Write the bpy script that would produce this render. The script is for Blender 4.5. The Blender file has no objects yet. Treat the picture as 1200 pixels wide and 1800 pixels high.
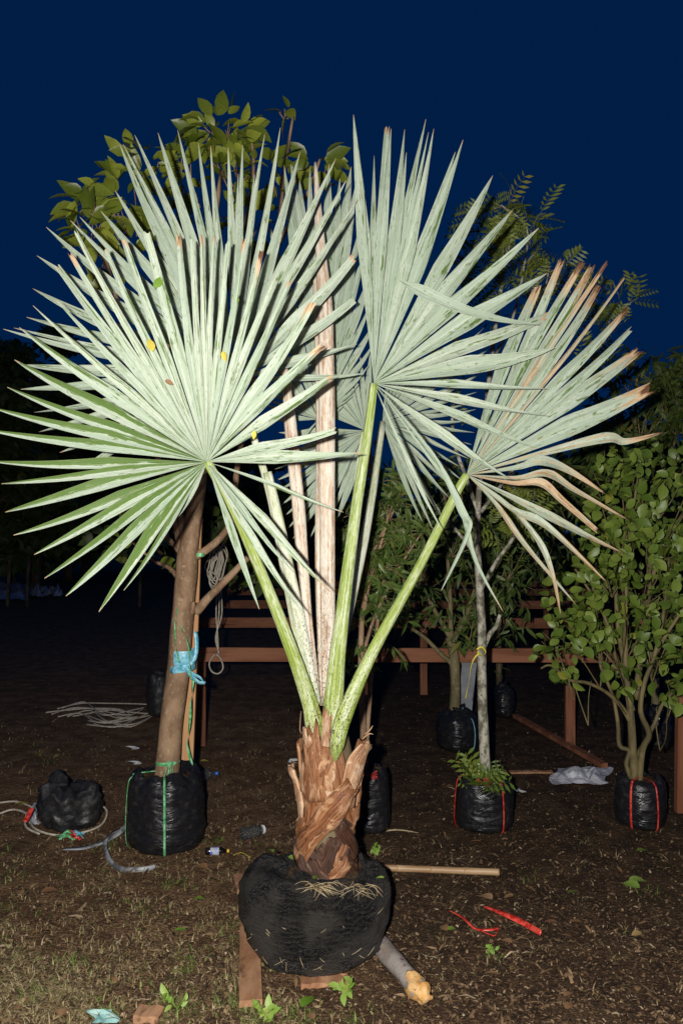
import bpy, math, random
import numpy as np
from mathutils import Vector, Matrix, Quaternion, noise as mnoise
R = math.radians
rng = random.Random(11)
nrg = np.random.default_rng(5)
S = bpy.context.scene
COL = S.collection

# ------------------------------------------------------------------ camera, sky, flash, exposure
CAM_H, F_PX, HOR = 1.6, 1400.0, 935.0
cam_d = bpy.data.cameras.new('camera'); cam = bpy.data.objects.new('camera', cam_d); COL.objects.link(cam)
cam.location = (0, 0, CAM_H); cam.rotation_euler = (R(90), 0, 0)
cam_d.sensor_fit = 'VERTICAL'; cam_d.sensor_height = 36; cam_d.lens = 36 * F_PX / 1800
cam_d.shift_y = (HOR - 900) / 1800; cam_d.clip_start = 0.05; cam_d.clip_end = 2000
S.camera = cam
S.render.resolution_x, S.render.resolution_y = 682, 1024

world = bpy.data.worlds.new('World'); S.world = world; world.use_nodes = True
wn, wl = world.node_tree.nodes, world.node_tree.links
wn.clear()
sky = wn.new('ShaderNodeTexSky'); sky.sky_type = 'NISHITA'; sky.sun_disc = False
sky.sun_elevation = R(-4.0); sky.sun_rotation = R(150); sky.altitude = 0; sky.air_density = 1.0; sky.dust_density = 0.3; sky.ozone_density = 6.0
hue = wn.new('ShaderNodeMix'); hue.data_type = 'RGBA'; hue.blend_type = 'MULTIPLY'; hue.inputs[0].default_value = 1.0
hue.inputs[7].default_value = (0.10, 0.62, 1.0, 1)
flatc = wn.new('ShaderNodeMix'); flatc.data_type = 'RGBA'; flatc.inputs[0].default_value = 0.85
flatc.inputs[7].default_value = (0.005, 0.15, 0.68, 1)
wbg = wn.new('ShaderNodeBackground'); wbg.inputs[1].default_value = 0.1
wout = wn.new('ShaderNodeOutputWorld')
wl.new(sky.outputs[0], hue.inputs[6]); wl.new(hue.outputs[2], flatc.inputs[6]); wl.new(flatc.outputs[2], wbg.inputs[0]); wl.new(wbg.outputs[0], wout.inputs[0])

fl_d = bpy.data.lights.new('camera_flash', 'POINT'); fl = bpy.data.objects.new('camera_flash', fl_d); COL.objects.link(fl)
fl.location = (-0.125, -0.02, CAM_H + 0.05); fl_d.energy = 640; fl_d.color = (1.0, 0.975, 0.93); fl_d.shadow_soft_size = 0.022

S.view_settings.view_transform = 'Standard'; S.view_settings.look = 'None'
S.view_settings.exposure = 0.0; S.view_settings.gamma = 1.0; S.view_settings.use_curve_mapping = False
S.render.engine = 'CYCLES'
S.cycles.max_bounces = 5; S.cycles.diffuse_bounces = 2; S.cycles.glossy_bounces = 2; S.cycles.transparent_max_bounces = 8; S.cycles.transmission_bounces = 5
S.cycles.sample_clamp_indirect = 4.0; S.cycles.use_denoising = True

# ------------------------------------------------------------------ pixel -> place helpers (photo pixels, depth in metres)
def W(x, y, d): return Vector(((x - 600) * d / F_PX, d, CAM_H - (y - HOR) * d / F_PX))
def GD(y): return CAM_H * F_PX / (y - HOR)
def G(x, y, z=0.0):
    d = (CAM_H - z) * F_PX / (y - HOR); return Vector(((x - 600) * d / F_PX, d, z))

# ------------------------------------------------------------------ object helpers
ORG = {}
def prop(o, label=None, cat=None, group=None, kind=None):
    if label: o['label'] = label
    if cat: o['category'] = cat
    if group: o['group'] = group
    if kind: o['kind'] = kind
    return o
def thing(name, loc, label, cat, group=None):
    o = bpy.data.objects.new(name, None); COL.objects.link(o); o.location = loc; o.empty_display_size = 0.1
    ORG[o.name] = Vector(loc)
    return prop(o, label, cat, group)
def mk(name, V, F, mat, parent=None, origin=None, smooth=True, attrs=None, uv=None):
    org = ORG[parent.name] if parent is not None else Vector(origin if origin is not None else (0, 0, 0))
    A = np.asarray(V, dtype=float).reshape(-1, 3) - np.array(org)
    me = bpy.data.meshes.new(name)
    me.from_pydata(A.tolist(), [], F if isinstance(F, list) else F.tolist())
    me.materials.append(mat)
    if smooth: me.polygons.foreach_set('use_smooth', np.ones(len(me.polygons), dtype=bool))
    if attrs:
        for k, vals in attrs.items():
            at = me.attributes.new(k, 'FLOAT', 'POINT'); at.data.foreach_set('value', np.asarray(vals, dtype=np.float32))
    if uv is not None:
        l = me.uv_layers.new(name='UVMap'); idx = np.empty(len(me.loops), dtype=np.int32); me.loops.foreach_get('vertex_index', idx)
        l.data.foreach_set('uv', np.asarray(uv, dtype=np.float32)[idx].ravel())
    me.update()
    o = bpy.data.objects.new(name, me); COL.objects.link(o); ORG[o.name] = org
    if parent is not None: o.parent = parent
    else: o.location = org
    return o
class MB:
    def __init__(s): s.V = []; s.F = []
    def add(s, V, F):
        n = len(s.V); s.V += [tuple(v) for v in V]; s.F += [tuple(i + n for i in f) for f in F]; return s
    def build(s, name, mat, parent=None, origin=None, smooth=True): return mk(name, s.V, s.F, mat, parent, origin, smooth)

def smooth_path(pts, rad, k=5):
    P = [Vector(p) for p in pts]
    if len(P) < 3: k = max(k, 2)
    out, ro = [], []
    for i in range(len(P) - 1):
        p0 = P[max(i - 1, 0)]; p1 = P[i]; p2 = P[i + 1]; p3 = P[min(i + 2, len(P) - 1)]
        for j in range(k):
            t = j / k
            out.append(0.5 * ((2 * p1) + (p2 - p0) * t + (2 * p0 - 5 * p1 + 4 * p2 - p3) * t * t + (3 * p1 - p0 - 3 * p2 + p3) * t ** 3))
            ro.append(rad[i] + (rad[i + 1] - rad[i]) * t)
    out.append(P[-1]); ro.append(rad[-1])
    return out, ro
def tube(pts, rad, n=8, k=5, flat=1.0, caps=True, rough=0.0, up=None, seed=0):
    if not hasattr(rad, '__len__'): rad = [rad] * len(pts)
    P, Rr = smooth_path(pts, rad, k) if k > 1 else ([Vector(p) for p in pts], list(rad))
    V, F = [], []
    t0 = (P[1] - P[0]).normalized()
    a = Vector(up) if up is not None else (Vector((0, 0, 1)) if abs(t0.z) < 0.9 else Vector((0, -1, 0)))
    a = (a - t0 * a.dot(t0)).normalized()
    for i, p in enumerate(P):
        t = (P[min(i + 1, len(P) - 1)] - P[max(i - 1, 0)]).normalized()
        a = (a - t * a.dot(t)).normalized(); b = t.cross(a)
        for j in range(n):
            th = 2 * math.pi * j / n
            r = Rr[i]
            if rough: r *= 1 + rough * mnoise.noise(Vector((math.cos(th) * 1.3 + seed, math.sin(th) * 1.3, i * 0.35)))
            V.append(p + a * (r * math.cos(th) * flat) + b * (r * math.sin(th)))
    for i in range(len(P) - 1):
        for j in range(n):
            j2 = (j + 1) % n
            F.append((i * n + j, i * n + j2, (i + 1) * n + j2, (i + 1) * n + j))
    if caps:
        F.append(tuple(range(n - 1, -1, -1))); F.append(tuple((len(P) - 1) * n + j for j in range(n)))
    return V, F
def ribbon(pts, w, k=5, up=(0, 0, 1), twist=0.0, thick=0.0015):
    P, _ = smooth_path(pts, [1] * len(pts), k)
    V, F = [], []
    for i, p in enumerate(P):
        t = (P[min(i + 1, len(P) - 1)] - P[max(i - 1, 0)]).normalized()
        s = t.cross(Vector(up)); s = s.normalized() if s.length > 1e-4 else Vector((1, 0, 0))
        if twist: s = Quaternion(t, twist * i / max(1, len(P) - 1)) @ s
        nn = t.cross(s)
        V += [p - s * w / 2, p + s * w / 2, p + s * w / 2 + nn * thick, p - s * w / 2 + nn * thick]
    for i in range(len(P) - 1):
        for j in range(4): F.append((i * 4 + j, i * 4 + (j + 1) % 4, i * 4 + 4 + (j + 1) % 4, i * 4 + 4 + j))
    F.append((3, 2, 1, 0)); m = len(V) - 4; F.append((m, m + 1, m + 2, m + 3))
    return V, F
def prism(p, q, w, h, up=(0, 0, 1), jit=0.0, segs=6):
    """a sawn timber from p to q, w wide, h deep, slightly uneven"""
    p, q = Vector(p), Vector(q); t = (q - p).normalized(); s = t.cross(Vector(up)).normalized(); u = s.cross(t)
    V, F = [], []
    b = min(w, h) * 0.06
    prof = [(-w/2+b, -h/2), (w/2-b, -h/2), (w/2, -h/2+b), (w/2, h/2-b), (w/2-b, h/2), (-w/2+b, h/2), (-w/2, h/2-b), (-w/2, -h/2+b)]
    for i in range(segs + 1):
        c = p.lerp(q, i / segs)
        for (x, y) in prof:
            V.append(c + s * (x + rng.uniform(-jit, jit)) + u * (y + rng.uniform(-jit, jit)))
    for i in range(segs):
        for j in range(8): F.append((i*8+j, i*8+(j+1) % 8, i*8+8+(j+1) % 8, i*8+8+j))
    F.append(tuple(range(7, -1, -1))); F.append(tuple(segs*8 + j for j in range(8)))
    return V, F

# ------------------------------------------------------------------ material helpers
class NT:
    def __init__(s, name):
        s.m = bpy.data.materials.new(name); s.m.use_nodes = True; s.n = s.m.node_tree.nodes; s.l = s.m.node_tree.links
        s.b = s.n['Principled BSDF']
    def node(s, t, **kw):
        o = s.n.new(t)
        for k, v in kw.items(): setattr(o, k, v)
        return o
    def put(s, sock, v):
        if v is None: return
        if isinstance(v, bpy.types.NodeSocket): s.l.new(v, sock)
        elif isinstance(v, (tuple, list)) and len(v) == 3 and sock.type == 'RGBA': sock.default_value = (*v, 1)
        else: sock.default_value = v
    def coord(s, which='Object', scale=(1, 1, 1), rnd=True):
        tc = s.node('ShaderNodeTexCoord'); mp = s.node('ShaderNodeMapping'); s.put(mp.inputs[3], scale)
        s.l.new(tc.outputs[which], mp.inputs[0])
        if rnd:
            oi = s.node('ShaderNodeObjectInfo'); mm = s.node('ShaderNodeVectorMath', operation='MULTIPLY_ADD')
            cb = s.node('ShaderNodeCombineXYZ')
            for i in range(3): s.l.new(oi.outputs['Random'], cb.inputs[i])
            s.l.new(cb.outputs[0], mm.inputs[0]); mm.inputs[1].default_value = (17.3, 31.7, 23.1); mm.inputs[2].default_value = (0, 0, 0)
            s.l.new(mm.outputs[0], mp.inputs[1])
        return mp.outputs[0]
    def noise(s, co, scale=5, detail=4, rough=0.55, dist=0.0):
        o = s.node('ShaderNodeTexNoise'); s.put(o.inputs['Vector'], co); o.inputs['Scale'].default_value = scale
        o.inputs['Detail'].default_value = detail; o.inputs['Roughness'].default_value = rough; o.inputs['Distortion'].default_value = dist
        return o.outputs[0]
    def vor(s, co, scale=5):
        o = s.node('ShaderNodeTexVoronoi'); s.put(o.inputs['Vector'], co); o.inputs['Scale'].default_value = scale; return o.outputs[0]
    def ss(s, x, a, b, lo=0.0, hi=1.0):
        o = s.node('ShaderNodeMapRange', interpolation_type='SMOOTHSTEP'); s.put(o.inputs[0], x)
        o.inputs[1].default_value = a; o.inputs[2].default_value = b; o.inputs[3].default_value = lo; o.inputs[4].default_value = hi
        return o.outputs[0]
    def math(s, op, a, b=None, c=None):
        o = s.node('ShaderNodeMath', operation=op); s.put(o.inputs[0], a); s.put(o.inputs[1], b); s.put(o.inputs[2], c); return o.outputs[0]
    def mix(s, f, a, b, mode='MIX'):
        o = s.node('ShaderNodeMix', data_type='RGBA', blend_type=mode); s.put(o.inputs[0], f); s.put(o.inputs[6], a); s.put(o.inputs[7], b); return o.outputs[2]
    def attr(s, name): return s.node('ShaderNodeAttribute', attribute_name=name).outputs['Fac']
    def rand(s): return s.node('ShaderNodeObjectInfo').outputs['Random']
    def bump(s, h, strength=0.5, dist=0.01, prev=None):
        o = s.node('ShaderNodeBump'); s.put(o.inputs['Height'], h); o.inputs['Strength'].default_value = strength; o.inputs['Distance'].default_value = dist
        if prev is not None: s.l.new(prev, o.inputs['Normal'])
        return o.outputs[0]
    def done(s, color, rough=0.6, normal=None, spec=0.5, **kw):
        s.put(s.b.inputs['Base Color'], color); s.put(s.b.inputs['Roughness'], rough)
        s.put(s.b.inputs['Specular IOR Level'], spec)
        if normal is not None: s.l.new(normal, s.b.inputs['Normal'])
        for k, v in kw.items(): s.put(s.b.inputs[k], v)
        return s.m
def ramp_mat(name, c1, c2, c3=None, scale=8, stretch=(1, 1, 1), rough=0.65, bump=0.4, bdist=0.004, spec=0.3, fine=60, which='Object', **kw):
    t = NT(name); co = t.coord(which, stretch); n1 = t.noise(co, scale, 5, 0.6); n2 = t.noise(co, fine, 4, 0.6)
    c = t.mix(t.ss(n1, 0.40, 0.60), c1, c2)
    if c3: c = t.mix(t.ss(n2, 0.55, 0.72), c, c3)
    h = t.math('ADD', t.math('MULTIPLY', n2, 0.6), n1)
    return t.done(c, rough, t.bump(h, bump, bdist), spec, **kw)
def leaf_mat(name, c1, c2, rough=0.45, spec=0.45, trans=0.25):
    t = NT(name); co = t.coord('Object', (1, 1, 1)); n = t.noise(co, 14, 3)
    r = t.rand()
    oi = t.attr('tone')
    k = t.math('FRACT', t.math('ADD', t.math('MULTIPLY', r, 7.7), oi))
    c = t.mix(k, c1, c2)
    c = t.mix(t.ss(n, 0.45, 0.75, 0, 0.45), c, tuple(0.55 * x for x in c1))
    yel = t.ss(k, 0.95, 1.0, 0, 0.6)
    c = t.mix(yel, c, (0.28, 0.22, 0.03))
    m = t.done(c, rough, t.bump(n, 0.25, 0.003), spec)
    tr = t.node('ShaderNodeBsdfTranslucent'); t.put(tr.inputs[0], c)
    ms = t.node('ShaderNodeMixShader'); ms.inputs[0].default_value = trans
    out = t.n['Material Output']; t.l.new(t.b.outputs[0], ms.inputs[1]); t.l.new(tr.outputs[0], ms.inputs[2]); t.l.new(ms.outputs[0], out.inputs[0])
    return m

M = {}
def palm_leaf_mat():
    t = NT('palm_leaflet')
    uv = t.node('ShaderNodeUVMap').outputs[0]
    sep = t.node('ShaderNodeSeparateXYZ'); t.l.new(uv, sep.inputs[0]); v, u = sep.outputs[0], sep.outputs[1]   # v across 0..1, u metres along
    r = t.rand()
    def co(sx, sy, k):
        cb = t.node('ShaderNodeCombineXYZ'); t.put(cb.inputs[0], t.math('MULTIPLY', v, sx)); t.put(cb.inputs[1], t.math('MULTIPLY', u, sy))
        t.put(cb.inputs[2], t.math('MULTIPLY', r, k)); return cb.outputs[0]
    streak = t.noise(co(3.2, 4.0, 37.0), 1.6, 5, 0.6, 0.4)
    blotch = t.noise(co(2.2, 9.0, 51.0), 1.3, 5, 0.68, 0.6)
    fine = t.noise(co(26.0, 3.0, 11.0), 1.0, 2, 0.5)
    speck = t.noise(co(8.0, 60.0, 71.0), 1.0, 2, 0.5)
    grn, dead = t.attr('grn'), t.attr('dead')
    half = t.ss(t.math('ADD', v, t.math('MULTIPLY_ADD', blotch, 0.5, -0.25)), 0.42, 0.58, -0.55, 0.05)
    g = t.math('ADD', t.math('ADD', t.math('MULTIPLY_ADD', streak, 1.0, -0.22), t.math('MULTIPLY_ADD', blotch, 0.75, -0.15)), t.math('MULTIPLY', grn, t.math('ADD', half, 0.45)))
    gm = t.ss(g, 0.58, 0.72)
    wax = t.mix(t.ss(fine, 0.3, 0.7), (0.45, 0.505, 0.40), (0.66, 0.705, 0.60))
    st2 = t.noise(co(7.0, 1.3, 23.0), 1.0, 3, 0.6)
    wax = t.mix(t.ss(st2, 0.36, 0.60, 0.65, 0.0), wax, (0.30, 0.38, 0.26))
    wax = t.mix(t.ss(blotch, 0.36, 0.56, 0.55, 0.0), wax, (0.30, 0.38, 0.24))
    wax = t.mix(t.math('MULTIPLY', r, 0.38), wax, (0.30, 0.40, 0.31))
    green = t.mix(fine, (0.045, 0.10, 0.014), (0.13, 0.205, 0.045))
    c = t.mix(gm, wax, green)
    rub = t.ss(t.math('ADD', blotch, t.math('MULTIPLY', speck, 0.5)), 0.84, 0.94, 0, 0.7)
    c = t.mix(rub, c, (0.16, 0.22, 0.09))
    c = t.mix(t.ss(speck, 0.68, 0.76, 0, 0.6), c, (0.09, 0.09, 0.05))
    # margins: thin pale cord / tan edge
    em = t.ss(t.math('ABSOLUTE', t.math('SUBTRACT', v, 0.5)), 0.465, 0.5, 0, 0.35)
    c = t.mix(em, c, (0.42, 0.40, 0.24))
    rib = t.ss(t.math('ABSOLUTE', t.math('SUBTRACT', v, 0.5)), 0.0, 0.045, 0.4, 0.0)
    c = t.mix(rib, c, (0.46, 0.52, 0.30))
    # dry tissue
    dm = t.ss(t.math('ADD', dead, t.math('MULTIPLY', t.math('SUBTRACT', streak, 0.5), 1.3)), 0.42, 0.6)
    dry = t.mix(t.ss(blotch, 0.35, 0.65), (0.62, 0.47, 0.30), (0.43, 0.26, 0.13))
    dry = t.mix(t.ss(t.math('ADD', t.math('MULTIPLY', dead, 0.35), blotch), 0.78, 0.95), dry, (0.13, 0.055, 0.025))
    c = t.mix(dm, c, dry)
    h = t.math('ADD', fine, t.math('MULTIPLY', blotch, 0.3))
    m = t.done(c, 0.55, t.bump(h, 0.6, 0.004), 0.35)
    tr = t.node('ShaderNodeBsdfTranslucent'); t.put(tr.inputs[0], c)
    ms = t.node('ShaderNodeMixShader'); ms.inputs[0].default_value = 0.08
    t.l.new(t.b.outputs[0], ms.inputs[1]); t.l.new(tr.outputs[0], ms.inputs[2]); t.l.new(ms.outputs[0], t.n['Material Output'].inputs[0])
    return m
def petiole_mat(name, c1, c2, wax, waxcut, speck=True):
    t = NT(name); uv = t.node('ShaderNodeUVMap').outputs[0]; sep = t.node('ShaderNodeSeparateXYZ'); t.l.new(uv, sep.inputs[0]); rr = t.rand()
    def co(sx, sy, k):
        cb = t.node('ShaderNodeCombineXYZ'); t.put(cb.inputs[0], t.math('MULTIPLY', sep.outputs[0], sx)); t.put(cb.inputs[1], t.math('MULTIPLY', sep.outputs[1], sy)); t.put(cb.inputs[2], t.math('MULTIPLY', rr, k)); return cb.outputs[0]
    n = t.noise(co(1.6, 4.5, 31), 1.0, 5, 0.65, 0.3); nb = t.noise(co(5.0, 34, 17), 1.0, 4, 0.7); n2 = t.noise(co(7.0, 110, 53), 1.0, 3, 0.6); n3 = t.noise(co(3.4, 1.6, 71), 1.0, 4, 0.6)
    c = t.mix(t.ss(n3, 0.36, 0.62), c1, c2)
    c = t.mix(t.ss(t.math('ADD', t.math('MULTIPLY', n, 0.6), t.math('MULTIPLY', nb, 0.4)), waxcut - 0.09, waxcut + 0.10, 0, 0.85), c, wax)
    if speck:
        low = t.ss(sep.outputs[1], 0.1, 0.75, 0.075, -0.05)
        c = t.mix(t.ss(t.math('ADD', n2, low), 0.61, 0.69, 0, 0.9), c, (0.045, 0.03, 0.012))
    return t.done(c, 0.5, t.bump(t.math('ADD', n3, t.math('MULTIPLY', nb, 0.5)), 0.6, 0.005), 0.4)
M['leaflet'] = palm_leaf_mat()
M['petiole'] = petiole_mat('green_petiole', (0.14, 0.22, 0.025), (0.33, 0.40, 0.09), (0.58, 0.62, 0.42), 0.53)
M['petiole_white'] = petiole_mat('waxy_petiole', (0.20, 0.29, 0.07), (0.40, 0.44, 0.22), (0.70, 0.69, 0.58), 0.46)
M['petiole_dry'] = petiole_mat('dry_petiole', (0.24, 0.115, 0.055), (0.58, 0.40, 0.26), (0.72, 0.67, 0.56), 0.475)
def husk_mat(name, dark, mid, pale, hole, cut):
    t = NT(name); uv = t.node('ShaderNodeUVMap').outputs[0]; sep = t.node('ShaderNodeSeparateXYZ'); t.l.new(uv, sep.inputs[0]); rr = t.rand()
    def co(sx, sy, k):
        cb = t.node('ShaderNodeCombineXYZ'); t.put(cb.inputs[0], t.math('MULTIPLY', sep.outputs[0], sx)); t.put(cb.inputs[1], t.math('MULTIPLY', sep.outputs[1], sy)); t.put(cb.inputs[2], t.math('MULTIPLY', rr, k)); return cb.outputs[0]
    fib = t.noise(co(16, 7, 31), 1.0, 4, 0.65); fine = t.noise(co(55, 14, 13), 1.0, 3, 0.6); pat = t.noise(co(2.6, 14, 47), 1.0, 5, 0.65, 0.8)
    c = t.mix(t.ss(fib, 0.36, 0.62), dark, mid); c = t.mix(t.ss(pat, cut, cut + 0.16), c, pale)
    c = t.mix(t.ss(fine, 0.56, 0.72, 0, 0.6), c, dark); c = t.mix(t.ss(t.math('ADD', pat, t.math('MULTIPLY', fib, 0.35)), 0.50, 0.40, 0, 0.9), c, hole)
    e = t.ss(t.math('ABSOLUTE', t.math('SUBTRACT', sep.outputs[0], 0.5)), 0.44, 0.5, 0, 0.5); c = t.mix(e, c, pale)
    return t.done(c, t.ss(pat, 0.4, 0.6, 0.42, 0.65), t.bump(t.math('ADD', fib, t.math('MULTIPLY', fine, 0.6)), 1.0, 0.006), 0.4)
M['husk'] = husk_mat('dry_leaf_base', (0.16, 0.055, 0.02), (0.36, 0.155, 0.065), (0.54, 0.31, 0.165), (0.045, 0.018, 0.009), 0.50)
M['husk_pale'] = husk_mat('dry_leaf_base_pale', (0.28, 0.12, 0.05), (0.50, 0.28, 0.15), (0.64, 0.44, 0.28), (0.10, 0.04, 0.02), 0.44)
M['husk_dark'] = husk_mat('wet_leaf_base', (0.035, 0.016, 0.010), (0.11, 0.048, 0.027), (0.30, 0.20, 0.13), (0.015, 0.008, 0.005), 0.58)
M['soil'] = ramp_mat('potting_soil', (0.03, 0.018, 0.010), (0.07, 0.042, 0.022), (0.15, 0.10, 0.05), 25, (1, 1, 1), 0.85, 1.0, 0.02, 0.2, 120)
M['bark'] = ramp_mat('smooth_bark', (0.21, 0.125, 0.07), (0.34, 0.22, 0.13), (0.42, 0.33, 0.22), 10, (1, 1, 0.6), 0.7, 0.5, 0.004, 0.25, 70)
M['bark_olive'] = ramp_mat('olive_bark', (0.15, 0.13, 0.06), (0.25, 0.20, 0.10), (0.36, 0.30, 0.19), 10, (1, 1, 0.6), 0.7, 0.5, 0.004, 0.25, 70)
M['bark_pale'] = ramp_mat('lichen_bark', (0.14, 0.13, 0.09), (0.48, 0.45, 0.36), (0.09, 0.075, 0.05), 22, (1, 1, 0.7), 0.75, 0.7, 0.005, 0.2, 60)
M['bark_dark'] = ramp_mat('dark_bark', (0.07, 0.05, 0.03), (0.16, 0.12, 0.07), None, 15, (1, 1, 0.4), 0.75, 0.6, 0.005, 0.2, 60)
M['stem'] = ramp_mat('green_stem', (0.10, 0.08, 0.035), (0.19, 0.15, 0.065), None, 15, (1, 1, 0.4), 0.65, 0.4, 0.003, 0.3, 60)
M['timber'] = ramp_mat('red_timber', (0.22, 0.085, 0.042), (0.33, 0.14, 0.075), (0.13, 0.05, 0.025), 9, (0.12, 1, 1), 0.75, 0.7, 0.003, 0.2, 30)
M['timber_v'] = ramp_mat('red_timber_post', (0.20, 0.075, 0.038), (0.31, 0.13, 0.07), (0.12, 0.05, 0.025), 9, (1, 1, 0.1), 0.75, 0.7, 0.003, 0.2, 30)
M['stake'] = ramp_mat('orange_stake', (0.45, 0.22, 0.09), (0.55, 0.30, 0.14), (0.30, 0.13, 0.05), 9, (1, 1, 0.1), 0.7, 0.6, 0.003, 0.25, 40)
M['plank'] = ramp_mat('muddy_plank', (0.29, 0.14, 0.07), (0.40, 0.22, 0.12), (0.05, 0.026, 0.014), 12, (1, 0.4, 1), 0.8, 0.9, 0.004, 0.2, 13)
M['bamboo'] = ramp_mat('bamboo', (0.36, 0.21, 0.10), (0.52, 0.35, 0.19), None, 9, (0.2, 1, 1), 0.45, 0.4, 0.003, 0.45, 40)
M['log'] = ramp_mat('grey_log', (0.22, 0.18, 0.15), (0.34, 0.30, 0.27), (0.12, 0.06, 0.035), 9, (1, 1, 1), 0.75, 0.8, 0.005, 0.25, 40)
M['log_end'] = ramp_mat('cut_wood', (0.58, 0.30, 0.09), (0.70, 0.45, 0.20), (0.30, 0.12, 0.04), 25, (1, 1, 1), 0.7, 0.8, 0.005, 0.25, 70)
M['concrete'] = ramp_mat('grey_board', (0.22, 0.23, 0.25), (0.30, 0.31, 0.33), None, 6, (1, 1, 1), 0.8, 0.2, 0.003, 0.3, 50)
def plastic_mat(name, base, wr=(1, 1, 3.5), rough=0.22, bump=0.9):
    t = NT(name); co = t.coord('Object', wr); n = t.noise(co, 9, 4, 0.5, 0.6); n2 = t.noise(t.coord('Object', (1, 1, 1)), 30, 5, 0.6)
    c = t.mix(t.ss(n2, 0.5, 0.75, 0, 0.45), base, (0.05, 0.04, 0.03))
    rg = t.ss(n2, 0.35, 0.7, rough, rough + 0.3)
    return t.done(c, rg, t.bump(n2, 0.12, 0.004, t.bump(n, bump, 0.02)), 0.5)
M['sack'] = plastic_mat('black_plastic', (0.012, 0.012, 0.014))
M['sack_dull'] = plastic_mat('dusty_black_plastic', (0.016, 0.016, 0.017), (1, 1, 1), 0.42, 0.9)
def net_mat():
    t = NT('black_shade_net'); co = t.coord('Object', (1, 1, 1), False)
    w1 = t.node('ShaderNodeTexWave', wave_type='BANDS', bands_direction='Z'); t.l.new(co, w1.inputs[0]); w1.inputs['Scale'].default_value = 16; w1.inputs['Distortion'].default_value = 9.0; w1.inputs['Detail'].default_value = 2
    n = t.noise(t.coord('Object', (1, 1, 9), False), 16, 4, 0.6); f = t.noise(t.coord('Object', (1, 1, 1.6), False), 150, 3, 0.7); n2 = t.noise(co, 7, 4, 0.6)
    c = t.mix(t.ss(f, 0.48, 0.72), (0.005, 0.005, 0.005), (0.05, 0.048, 0.045))  # greyish sheen speckles of the net painted into its colour
    dirt = t.ss(t.math('ADD', n2, t.math('MULTIPLY', n, 0.4)), 0.62, 0.86, 0, 0.75)
    c = t.mix(dirt, c, (0.05, 0.042, 0.033))
    band = t.ss(t.math('ADD', w1.outputs[1], t.math('MULTIPLY', n, 0.8)), 1.0, 1.4, 0, 0.5)
    c = t.mix(band, c, (0.045, 0.040, 0.034))
    rg = t.ss(n2, 0.4, 0.65, 0.25, 0.58)
    h = t.math('ADD', t.math('MULTIPLY', w1.outputs[1], 0.10), t.math('ADD', n, t.math('MULTIPLY', f, 1.3)))
    return t.done(c, rg, t.bump(h, 1.0, 0.012), 0.5)
M['net'] = net_mat()
def shiny(name, c1, c2, rough=0.3, scale=40, **kw): return ramp_mat(name, c1, c2, None, scale, (1, 1, 1), rough, 0.6, 0.003, 0.5, 120, **kw)
M['green_tape'] = shiny('green_string', (0.06, 0.32, 0.10), (0.25, 0.62, 0.32))
M['blue_tape'] = shiny('blue_tape', (0.10, 0.42, 0.55), (0.30, 0.62, 0.74))
M['red_tape'] = shiny('red_string', (0.45, 0.02, 0.015), (0.75, 0.09, 0.06))
M['yellow_tape'] = shiny('yellow_tape', (0.55, 0.45, 0.02), (0.75, 0.65, 0.06))
M['rope'] = shiny('pale_rope', (0.42, 0.36, 0.27), (0.58, 0.52, 0.42), 0.7)
M['strap'] = shiny('grey_strap', (0.10, 0.10, 0.10), (0.40, 0.41, 0.42), 0.4, 12)
M['white_film'] = shiny('white_plastic', (0.42, 0.42, 0.45), (0.62, 0.62, 0.66), 0.45, 8)
M['foam'] = shiny('foam_scrap', (0.6, 0.6, 0.58), (0.72, 0.72, 0.70), 0.8)
M['cyan_paper'] = shiny('cyan_paper', (0.22, 0.45, 0.42), (0.45, 0.62, 0.56), 0.6, 14)
M['cap_blue'] = shiny('blue_cap', (0.01, 0.12, 0.55), (0.02, 0.17, 0.62), 0.35)
M['cap_yellow'] = shiny('yellow_cap', (0.72, 0.42, 0.01), (0.78, 0.5, 0.03), 0.35)
M['dark_glass'] = shiny('dark_glass', (0.008, 0.006, 0.006), (0.02, 0.013, 0.01), 0.08)
M['paper_label'] = ramp_mat('bottle_label', (0.10, 0.16, 0.55), (0.55, 0.58, 0.62), (0.45, 0.36, 0.08), 30, (1, 1, 1), 0.5, 0.1, 0.002, 0.4, 60)
tt = NT('clear_plastic'); M['clear'] = tt.done((0.95, 0.97, 0.95), 0.06, None, 0.5, **{'Transmission Weight': 0.96, 'IOR': 1.05})
M['dry_root'] = ramp_mat('dry_root', (0.32, 0.24, 0.13), (0.50, 0.40, 0.25), None, 30, (1, 1, 1), 0.8, 0.3, 0.002, 0.2, 80)
M['straw'] = M['dry_root']
M['leaf_big'] = leaf_mat('broad_leaf', (0.09, 0.13, 0.012), (0.36, 0.40, 0.055), 0.36, 0.5, 0.2)
M['leaf_round'] = leaf_mat('round_leaf', (0.09, 0.15, 0.018), (0.22, 0.29, 0.05), 0.42, 0.5, 0.2)
M['leaf_narrow'] = leaf_mat('narrow_leaf', (0.06, 0.11, 0.02), (0.16, 0.22, 0.05), 0.42, 0.5, 0.2)
M['leaf_fine'] = leaf_mat('feather_leaf', (0.11, 0.15, 0.02), (0.24, 0.28, 0.05), 0.5, 0.35, 0.2)
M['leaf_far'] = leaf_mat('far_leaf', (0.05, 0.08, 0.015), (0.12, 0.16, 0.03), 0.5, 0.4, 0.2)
M['leaf_lime'] = leaf_mat('fresh_leaf', (0.16, 0.30, 0.03), (0.34, 0.46, 0.10), 0.45, 0.4, 0.25)
M['leaf_yellow'] = leaf_mat('yellow_leaf', (0.55, 0.45, 0.06), (0.68, 0.55, 0.10), 0.5, 0.4, 0.2)
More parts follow.
